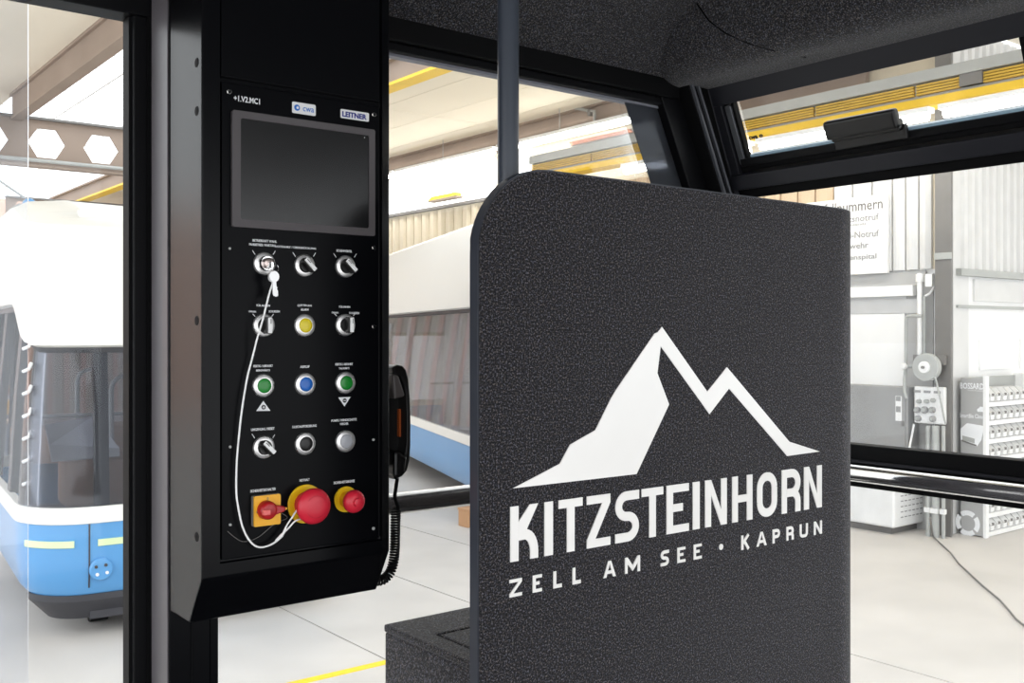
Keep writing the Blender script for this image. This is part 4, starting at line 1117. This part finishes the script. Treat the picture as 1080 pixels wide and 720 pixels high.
# chamfer, underside, back, sides, top
mb.add([(xL, YF, zch), (ox0, YF, zch), (ox1, YF, zch), (ox1, ych, zbot), (xL, ych, zbot)], [(0, 1, 2, 3, 4)])
quad((ox1, YF, zch), (xR, YF+CHX, zch), (xR, ych, zbot), (ox1, ych, zbot))
mb.add([(xL, ych, zbot), (ox1, ych, zbot), (xR, ych, zbot), (xR, ybk, zbot), (xL, ybk, zbot)], [(0, 1, 2, 3, 4)])
quad((xL, ybk, zbot), (xR, ybk, zbot), (xR, ybk, ztp), (xL, ybk, ztp))
for xx, yo in ((xL, 0), (xR, CHX)):
    mb.add([(xx, YF+yo, zch), (xx, ych, zbot), (xx, ybk, zbot), (xx, ybk, ztp), (xx, YF+yo, ztp)], [(0, 1, 2, 3, 4)])
mb.add([(xL, YF, ztp), (ox0, YF, ztp), (ox0, YF+DR, ztp), (ox1, YF+DR, ztp), (ox1, YF, ztp), (xR, YF+CHX, ztp), (xR, ybk, ztp), (xL, ybk, ztp)], [(0, 1, 2, 3, 4, 5, 6, 7)])
me_o = mb.build('housing', satin, cc)
bm = bmesh.new(); bm.from_mesh(me_o.data); bmesh.ops.remove_doubles(bm, verts=bm.verts, dist=1e-5); bmesh.ops.recalc_face_normals(bm, faces=bm.faces); bm.to_mesh(me_o.data); bm.free()
md = me_o.modifiers.new('bevel', 'BEVEL'); md.width = 0.003; md.segments = 3; md.limit_method = 'ANGLE'; md.angle_limit = math.radians(30)
# bolts on the left flank
for (px_, py_) in ((207.5, 66), (207.5, 117), (207.5, 338), (207.5, 566)):
    c = P(px_, py_, x=xL)
    MB().lathe(c, (-1, 0, 0), [(0, 0.0062), (0.0006, 0.0055)], 14).build('bolt', rubber, cc)
# cover above and sheet below
YPl = YF+0.0015
zs0 = P(320, 95.0, y=YPl).z; zs1 = P(320, 99.5, y=YPl).z
cov = MB().box((XP(233.2, YF), YF-0.0005, zs0), (XP(400.5, YF), YF+DR-0.001, ztp-0.002)).build('upper_cover', satin, cc, bevel=0.0015)
MB().box((XP(234.5, YF), YPl, P(235, 590.5, y=YPl).z), (XP(400.5, YF), YF+DR-0.001, zs1)).build('front_sheet', plate_m, cc, bevel=0.001)
YS = YPl                                          # surface that carries all controls
def S_(px, py, out=0.0): return P(px, py, y=YS-out)
# screws of the sheet
for (px_, py_, r_) in ((241.5, 97, .0034), (394, 121, .0034), (394, 261, .0034), (394, 344, .0034), (242.5, 471, .0018), (242.5, 553, .0018), (393.5, 463.5, .0018), (393.5, 557, .0022), (242, 262, .0016)):
    c = S_(px_, py_)
    sc = MB().lathe(c, (0, -1, 0), [(0, r_), (0.0015, r_), (0.002, r_*0.8)], 6 if r_ > .003 else 10).build('screw', steel if r_ > .003 else lite_st, cc)
    if r_ > .003: MB().lathe(c+Vector((0, -0.002, 0)), (0, -1, 0), [(0, r_*0.62), (0.0003, r_*0.62)], 6).build('screw_recess', black, sc)

# display
ds = [S_(243.6, 116.7), S_(393.8, 136.9), S_(393.8, 248.8), S_(243.6, 239.8)]
dx0, dx1 = ds[0].x, ds[1].x; dz1 = (ds[0].z+ds[1].z)/2; dz0 = (ds[2].z+ds[3].z)/2
ix0, ix1 = XP(252.3, YS), XP(387.5, YS); iz1 = (S_(252.3, 125.7).z+S_(387.5, 143).z)/2; iz0 = (S_(252.3, 231.8).z+S_(387.5, 240.5).z)/2
def rrect(x0, x1, z0, z1, r, n=5):
    pts = []
    for (cx_, cz_, a0) in ((x1-r, z1-r, 0), (x0+r, z1-r, 90), (x0+r, z0+r, 180), (x1-r, z0+r, 270)):
        pts += [(cx_+r*math.cos(math.radians(a0+90*k/n)), cz_+r*math.sin(math.radians(a0+90*k/n))) for k in range(n+1)]
    return pts
o_, i_ = rrect(dx0, dx1, dz0, dz1, 0.003), rrect(ix0, ix1, iz0, iz1, 0.003)
n = len(o_); mb = MB()
yb0, yb1 = YS-0.005, YS
mb.v = [(p[0], yb0, p[1]) for p in o_]+[(p[0], yb0, p[1]) for p in i_]+[(p[0], yb1, p[1]) for p in o_]+[(p[0], yb1, p[1]) for p in i_]
for k in range(n):
    k2 = (k+1) % n
    mb.f += [[k, k2, n+k2, n+k], [k, k2, 2*n+k2, 2*n+k], [n+k, n+k2, 3*n+k2, 3*n+k]]
scr = mb.build('screen_surround', scr_bez, cc)
sp = MB().xz(rrect(ix0, ix1, iz0, iz1, 0.003), YS-0.0035, YS).build('screen', scr_m, cc)
MB().lathe(P(384.5, 145, y=YS-0.0035), (0, -1, 0), [(0, .0007), (.0002, .0007)], 8).build('status_dot', white_txt, sp)

# stickers and lettering on the sheet
RT, UP = (1, 0, 0), (0, 0, 1)
def label(txt, pxc, pyc, wpx, hpx, m=white_txt, par=None, bold=0.0, out=0.0006, name='label_print'):
    c = S_(pxc, pyc, out)
    w_ = XP(pxc+wpx/2, YS)-XP(pxc-wpx/2, YS); d = Vector((c.x, c.y, 0)).dot(Vector((CT, ST, 0)))/FPX
    return put_text(name, txt, c, RT, UP, w_, hpx*d, m, par or cc, bold)
label('+1.V2.MC1', 260.5, 105.2, 27.5, 6.2, bold=0.02)
def sticker(pxa, pxb, pyc, hpx):
    c = S_((pxa+pxb)/2, pyc); d = (c.x*CT+c.y*ST)/FPX
    pts = rrect(XP(pxa, YS), XP(pxb, YS), c.z-hpx*d/2, c.z+hpx*d/2, 0.0018)
    return MB().xz(pts, YS-0.0005, YS).build('sticker', white_pl, cc)
s1 = sticker(308, 332.8, 114.8, 11.8)
label('cwa', 325.3, 115.8, 11.5, 4.2, sky_ink, s1, 0.0, 0.0009)
c = S_(313.3, 113.5, 0.0007)
MB().lathe(c, (0, -1, 0), [(0, .0040), (.0003, .0040)], 20).build('sticker_mark', sky_ink, s1)
MB().lathe(c+Vector((0.0006, -0.0003, 0)), (0, -1, 0), [(0, .0017), (.0003, .0017)], 14).build('sticker_mark', white_pl, s1)
s2 = sticker(359, 389, 121.7, 9.4)
label('LEITNER', 374, 121.8, 25.5, 5.6, blue_ink, s2, 0.035, 0.0009)
# captions
caps = [('BETRIEBSART WAHL', 279.3, 254, 25.5, 2.6), ('FAHRBETRIEB / WARTUNG', 277, 258.3, 28, 2.6), ('NOTFAHRT / ÜBERBRÜCKUNG', 312, 260.7, 43, 2.6), ('SCHEINWERFER', 363, 264.6, 16, 2.6),
        ('TÜR AUSSEN', 277.5, 321.8, 14.5, 2.8), ('ÖFFNEN', 266.2, 328.3, 7.6, 2.3), ('SCHLIESSEN', 289.3, 328.3, 11.5, 2.3),
        ('QUITTIERUNG', 321.3, 322.2, 15, 2.5), ('ALARM', 321.3, 326.4, 8, 2.4),
        ('TÜR INNEN', 363.3, 323.3, 12, 2.6), ('ÖFFNEN', 353.3, 329.4, 7, 2.2), ('SCHLIESSEN', 373.5, 330, 10.5, 2.2),
        ('FERTIG / ABFAHRT', 277.6, 385.8, 20.5, 2.6), ('BERGWÄRTS', 277.5, 390.2, 14.5, 2.6),
        ('ABRUF', 321.5, 386.6, 10, 2.8), ('FERTIG / ABFAHRT', 363, 383.9, 18.3, 2.5), ('TALWÄRTS', 363, 388.1, 11, 2.5),
        ('UMGEHUNG / RESET', 277.3, 452.3, 24.5, 2.8), ('FAHRTAUFFORDERUNG', 321.2, 449.4, 25.5, 2.7), ('PUMPE / WINDSCHUTZ', 363, 442.8, 26.5, 2.5), ('WISCHER', 363, 446.8, 9, 2.5),
        ('SICHERHEITSSCHALTER', 277.5, 516.6, 27, 2.8), ('NOTHALT', 321.3, 506, 10.5, 2.8), ('SICHERHEITSBREMSE', 363, 508, 22, 2.7)]
for t_, a, b, c_, d_ in caps: label(t_, a, b, c_, d_, bold=0.02)
def tick(pxa, pya, pxb, pyb):
    a, b = S_(pxa, pya), S_(pxb, pyb)
    MB().tube([Vector((a.x, YS-.0003, a.z)), Vector((b.x, YS-.0003, b.z))], 0.0005, 5).build('dial_tick', white_txt, cc)
for (cx_, cy_) in ((278.5, 278), (321, 280), (364, 281), (278, 471.5)):
    tick(cx_-12.3, cy_-14, cx_-9.5, cy_-9.6); tick(cx_+11.8, cy_-13.5, cx_+9.5, cy_-9.6)
for (cx_, cy_) in ((278, 343), (364, 342.5)):
    tick(cx_-11.5, cy_-12, cx_-9, cy_-9.4); tick(cx_+10.5, cy_-12, cx_+8.5, cy_-9.4)
# up and down triangles with their signs
for (pts, cpt, sgn) in (([(270.2, 433.3), (285, 433), (277.6, 422.6)], (277.8, 429.2), '+'), ([(356.7, 418.9), (369.6, 418.4), (363.2, 428.4)], (363.3, 422.2), '-')):
    q_ = [S_(a, b) for a, b in pts]
    tri = MB().xz([(p.x, p.z) for p in q_], YS-.0005, YS).build('direction_triangle', white_txt, cc)
    c = S_(*cpt); c.y = YS-.0004
    MB().lathe(c, (0, -1, 0), [(0, .0029), (.0004, .0029)], 18).build('triangle_disc', black_ink, tri)
    MB().box((c.x-.0017, YS-.0012, c.z-.0004), (c.x+.0017, YS-.0006, c.z+.0004)).build('triangle_sign', white_txt, tri)
    if sgn == '+': MB().box((c.x-.0004, YS-.0012, c.z-.0017), (c.x+.0004, YS-.0006, c.z+.0017)).build('triangle_sign', white_txt, tri)

NB = (0, -1, 0)
def ring(px_, py_, name, R_=.0148, ri=.0095):
    c = S_(px_, py_)
    r_ = MB().lathe(c, NB, [(0, R_), (.0012, R_), (.0030, R_*.93), (.0042, ri+.0012), (.0042, ri), (.0015, ri)], 36)
    o = r_.build(name, bezel_m, cc, smooth=True)
    return o, c
def lamp(px_, py_, m, lab=None):
    o, c = ring(px_, py_, 'push_button')
    if lab: o['label'] = lab
    MB().lathe(c, NB, [(.001, .0094), (.0036, .0094), (.0050, .0088), (.0056, .0070), (.0058, .003)], 28).build('button_cap', m, o, smooth=True).location = -Vector((0, 0, 0))
    return o
# NB: sub-parts are placed relative to the same cabinet origin
def sub(o, par):
    o.parent = par; return o
def knob(px_, py_, ang):
    o, c = ring(px_, py_, 'selector_switch')
    MB().lathe(c, NB, [(.001, .0094), (.006, .0092), (.0075, .0085)], 26).build('knob_base', phone_m, o, smooth=True)
    # grip bar turned by ang from upright
    ca_, sa_ = math.cos(ang), math.sin(ang)
    def rot(u, v): return (c.x+u*ca_+v*sa_, c.z-u*sa_+v*ca_)
    hw_, hl_ = .0036, .0105
    MB().xz([rot(-hw_, -hl_), rot(hw_, -hl_), rot(hw_, hl_), rot(-hw_, hl_)], YS-.0165, YS-.006).build('grip', phone_m, o, bevel=.001)
    MB().xz([rot(-.0014, -hl_+.0006), rot(hw_+.0002, -hl_+.0006), rot(hw_+.0002, hl_-.0006), rot(-.0014, hl_-.0006)], YS-.0180, YS-.0075).build('grip_insert', MATS['white_cord'], o, bevel=.0006)
    MB().xz([rot(.0016, .002), rot(.0024, .002), rot(.0024, .0085), rot(.0016, .0085)], YS-.0183, YS-.0178).build('grip_mark', black_ink, o)
    return o
bpy.context.view_layer.update()
lamp(321, 343, yellow_b, 'yellow lit push button')
lamp(277.5, 406.5, green_b, 'green push button'); lamp(321.5, 405, blue_b, 'blue push button'); lamp(364, 403.5, green_b, 'green push button')
lamp(321.5, 467.7, phone_m, 'black buzzer button'); lamp(364, 465, clear_b, 'clear push button')
knob(321, 280, -PI/4); knob(364, 281, -PI/4); knob(278, 471.5, -PI/4)
knob(278, 343, 0.0); knob(364, 342.5, 0.0)
# key switch
ks, kc = ring(278.5, 278, 'key_switch')
MB().lathe(kc, NB, [(.001, .0098), (.010, .0096), (.0115, .0088)], 28).build('lock_barrel', chrome, ks, smooth=True)
MB().lathe(kc, NB, [(.0115, .0070), (.017, .0068), (.0175, .006)], 22).build('lock_core', mat('lock_core_metal', lin(190, 175, 170), 0.25, metal=0.9), ks, smooth=True)
# main switch: yellow square with red handle
c = S_(279.3, 537); hs = .0165
MB().xz(rrect(c.x-.0182, c.x+.0182, c.z-.0195, c.z+.0195, .002), YS-.0055, YS).build('switch_base', dark_st, cc)
sw = MB().xz(rrect(c.x-.0178, c.x+.0178, c.z-.0192, c.z+.0192, .002), YS-.0085, YS-.0055).build('switch_plate', estop_o, cc)
c8 = P(280.5, 537.3, y=YS-.0085)
MB().lathe(c8, NB, [(0, .0120), (.008, .0115), (.011, .0100), (.012, .008)], 26).build('switch_hub', red_d, sw, smooth=True)
MB().xz([(c8.x, c8.z-.0085), (c8.x+.0215, c8.z-.0030), (c8.x+.0225, c8.z), (c8.x+.0215, c8.z+.0030), (c8.x, c8.z+.0085)], YS-.019, YS-.0095).build('switch_lever', red_d, sw, bevel=.0015)
MB().box((c8.x-.0105, YS-.0255, c8.z-.0042), (c8.x-.001, YS-.0195, c8.z+.0028)).build('switch_tip', pink_m, sw, bevel=.001)
MB().lathe((c8.x+.0235, YS-.014, c8.z), NB, [(0, .0017), (.003, .0017)], 10).build('lever_tip', estop_o, sw)
for (t_, dx_, dz_) in (('0', 0, .0150), ('I', -.0145, -.0005)):
    put_text('switch_mark', t_, (c.x+dx_, YS-.0088, c.z+dz_), RT, UP, .0022 if t_ == '0' else .0007, .0032, dark_st, sw)
# emergency stops
def estop(px_, py_, rd, rm, ym, length, marks):
    c = S_(px_, py_)
    o = MB().lathe(c, NB, [(0, rd), (.0022, rd), (.0028, rd*.97)], 40).build('stop_collar', ym, cc, smooth=True)
    MB().lathe(c, NB, [(.002, rm*.72), (length*.55, rm*.66), (length*.62, rm*.75)], 30).build('stop_stem', estop_o if marks else red_m, o, smooth=True)
    m_ = MB().lathe(c, NB, [(length*.55, rm*.80), (length*.70, rm*.97), (length*.84, rm), (length*.96, rm*.96), (length*1.06, rm*.80), (length*1.12, rm*.55), (length*1.14, rm*.2)], 44).build('stop_mushroom', red_m, o, smooth=True)
    top = c+Vector((0, -length*1.105, 0))
    if marks:
        for k in range(3):
            a0 = k*2*PI/3+0.5
            MB().tube([top+Vector((math.cos(a0+q*.13)*rm*.66, length*.06, math.sin(a0+q*.13)*rm*.66)) for q in range(6)], .0007, 6).build('turn_arrow', white_txt if k == 0 else dark_st, m_)
        MB().lathe(c, NB, [(length*1.12, rm*.40), (length*1.24, rm*.36), (length*1.26, rm*.25)], 22).build('stop_centre', red_m, m_, smooth=True)
    else:
        for a0 in (0.5, 0.5+PI):
            MB().tube([top+Vector((math.cos(a0+q*.18)*rm*.60, length*.005, math.sin(a0+q*.18)*rm*.60)) for q in range(12)], .0005, 6).build('turn_arrow', mat('arrow_red', lin(190, 28, 50), .4), m_)
    return o
estop(321.8, 531, .0252, .0232, estop_y, .029, False)
estop(364.3, 526.2, .0172, .0152, estop_y, .028, True)

# ------------------------------------------------------------------ key with cord
bpy.context.view_layer.update()
kl = empty('key_cord', tuple(P(288, 300, y=YS-.024))); tag(kl, 'pair of white keys in the lock with a long white cord loop', 'key')
bpy.context.view_layer.update()
def K_(px_, py_, o=.016): return P(px_, py_, y=YS-o)
kp = K_(289, 292.5, .024)
def keyshape(cx_, cy_, tilt, s_, o):
    c = K_(cx_, cy_, o); R0 = .0066*s_
    bow = [(c.x+R0*math.cos(2*PI*k/18), c.z+R0*1.05*math.sin(2*PI*k/18)) for k in range(18)]
    ca_, sa_ = math.cos(tilt), math.sin(tilt)
    def rt(u, v): return (c.x+u*ca_+v*sa_, c.z-u*sa_+v*ca_)
    mb = MB().xz(bow, c.y-.001, c.y+.001)
    mb.build('key_bow', MATS['nickel_key'], kl)
    MB().xz([rt(-.0024, -R0*.9), rt(.0024, -R0*.9), rt(.0024, -.013), rt(.0034, -.0135), rt(.0022, -.015), rt(.0030, -.018), rt(.0018, -.024), rt(-.0012, -.0245), rt(-.0024, -.022)], c.y-.0009, c.y+.0009).build('key_blade', MATS['nickel_key'], kl)
white_key = mat('nickel_key', (0.95, 0.95, 0.95), 0.3, metal=0.2)
keyshape(289, 291.5, -.04, 1.0, .023)
keyshape(287.6, 292.5, -.22, .9, .020)
cr3 = K_(289.8, 281.5, .026)
MB().tube([cr3+Vector((math.cos(2*PI*k/20)*.0055, math.sin(2*PI*k/20)*.004, math.sin(2*PI*k/20)*.0048)) for k in range(20)], .0008, 6, True).build('key_ring', chrome, kl)
MB().box((cr3.x-.0065, YS-.030, cr3.z-.001), (cr3.x-.003, YS-.016, cr3.z+.006)).build('key_bow', chrome, kl, bevel=.0005)
path = [(288, 298), (283.9, 310), (277.8, 334.4), (271, 357.8), (267, 374), (260.6, 398.9), (255.5, 430), (252.5, 455), (249.8, 486), (249.2, 515), (250.6, 531), (256, 556), (265, 572), (275, 577), (287.5, 573.2), (296, 566), (302.5, 557.5)]
outs = [.02, .018, .021, .016, .010, .009, .009, .008, .008, .008, .008, .010, .010, .010, .010, .011, .013]
def smooth_path(pts, n=5):
    out = []
    for i in range(len(pts)-1):
        p0, p1, p2, p3 = pts[max(i-1, 0)], pts[i], pts[i+1], pts[min(i+2, len(pts)-1)]
        for k in range(n):
            t = k/n
            out.append(0.5*((2*p1)+(p2-p0)*t+(2*p0-5*p1+4*p2-p3)*t*t+(3*p1-p0-3*p2+p3)*t**3))
    out.append(pts[-1]); return out
MB().tube(smooth_path([K_(a, b, o) for (a, b), o in zip(path, outs)]), .00125, 8).build('cord', cord_m, kl)
MB().tube([K_(291, 570.5, .010), K_(297, 564.5, .011), K_(298.5, 562.5, .011)], [.0018, .0025, .0016], 8).build('cord_clamp', cord_m, kl)
MB().tube(smooth_path([K_(298, 563, .011), K_(303, 553, .013), K_(309, 544, .016), K_(316, 533, .014), K_(321, 524, .006)]), .0011, 8).build('cord_loop', cord_m, kl)
MB().tube(smooth_path([K_(298, 563, .011), K_(305, 556, .012), K_(311, 549.5, .014), K_(318, 547, .012), K_(326, 546, .006)]), .0011, 8).build('cord_loop', cord_m, kl)
th = MB().tube(smooth_path([K_(240, 560, .002), K_(247, 566, .002), K_(257, 571, .002), K_(272, 566.5, .002), K_(290, 552, .002), K_(303, 546, .002), K_(297, 541, .002)]), .0004, 5).build('loose_wire', dark_st)
tag(th, 'thin loose grey wire hanging behind the yellow main switch', 'wire')

# ------------------------------------------------------------------ telephone handset on the right flank
hx = xR
def Q_(px_, py_, y=1.262): return P(px_, py_, y=y)
ph = empty('telephone_handset', (hx, 1.262, Q_(420, 508).z)); tag(ph, 'black telephone handset with orange label on the cabinet flank', 'telephone')
bpy.context.view_layer.update()
zA, zB = Q_(420, 392).z, Q_(420, 506).z
MB().box((hx, 1.268, zB+.02), (Q_(425.5, 445, 1.268).x, 1.292, zA-.02)).build('cradle', phone_m, ph, bevel=.004, segs=3)
# curved grip in side view, pushed through its width
outer = [(414, 387), (420, 384.5), (425, 385.5), (429, 390), (431.5, 400), (433, 420), (433.8, 445), (433.6, 470), (432.5, 486), (430, 496), (425, 502), (419, 505.5)]
inner = [(416.5, 506), (417, 492), (420.5, 484), (427.8, 478), (429.3, 466), (429.5, 440), (428.8, 420), (427, 408), (423, 398), (416, 396)]
pts = [Q_(a, b, 1.245) for a, b in outer+inner]
MB().prism(pts, (0, .042, 0)).build('grip', phone_m, ph, bevel=.004, segs=3)
MB().prism([Q_(a, b, 1.243) for a, b in ((414, 394), (421, 396), (427, 415), (427, 418), (416, 421))], (0, .046, 0)).build('earpiece', mat('handset_grey', lin(92, 86, 84), .45), ph, bevel=.003)
MB().prism([Q_(a, b, 1.243) for a, b in ((416, 476), (422, 476), (430.5, 482), (428, 497), (421, 504), (416, 503))], (0, .046, 0)).build('mouthpiece', phone_m, ph, bevel=.004)
MB().box((Q_(419, 445, 1.268).x, 1.262, Q_(420, 460, 1.268).z), (Q_(424.5, 445, 1.268).x, 1.268, Q_(420, 431, 1.268).z)).build('orange_label', orange, ph)
# coiled cord
lead = smooth_path([Q_(419, 504), Q_(417.5, 515), Q_(416.5, 524), Q_(419.5, 533), Q_(420, 538)])
MB().tube(lead, .0028, 8).build('cord_lead', rubber, ph)
axis = smooth_path([Q_(417.5, 537), Q_(417, 556), Q_(416.5, 578), Q_(415, 592), Q_(411, 604), Q_(404, 611), Q_(397, 612)], 40)
hel = []
turns = 30
cum = [0.0]
for i in range(1, len(axis)): cum.append(cum[-1]+(axis[i]-axis[i-1]).length)
for i, p in enumerate(axis):
    t = (axis[min(i+1, len(axis)-1)]-axis[max(i-1, 0)]).normalized(); u = Vector((0, 1, 0)); v = t.cross(u).normalized()
    an = 2*PI*turns*cum[i]/cum[-1]
    hel.append((p, u, v, an))
fine = []
for i in range(len(hel)-1):
    for k in range(2):
        f_ = k/2; p = hel[i][0].lerp(hel[i+1][0], f_); an = hel[i][3]*(1-f_)+hel[i+1][3]*f_
        fine.append(p+hel[i][1]*(math.cos(an)*.0062)+hel[i][2]*(math.sin(an)*.0062))
MB().tube(fine, .0017, 5).build('coiled_cord', rubber, ph)
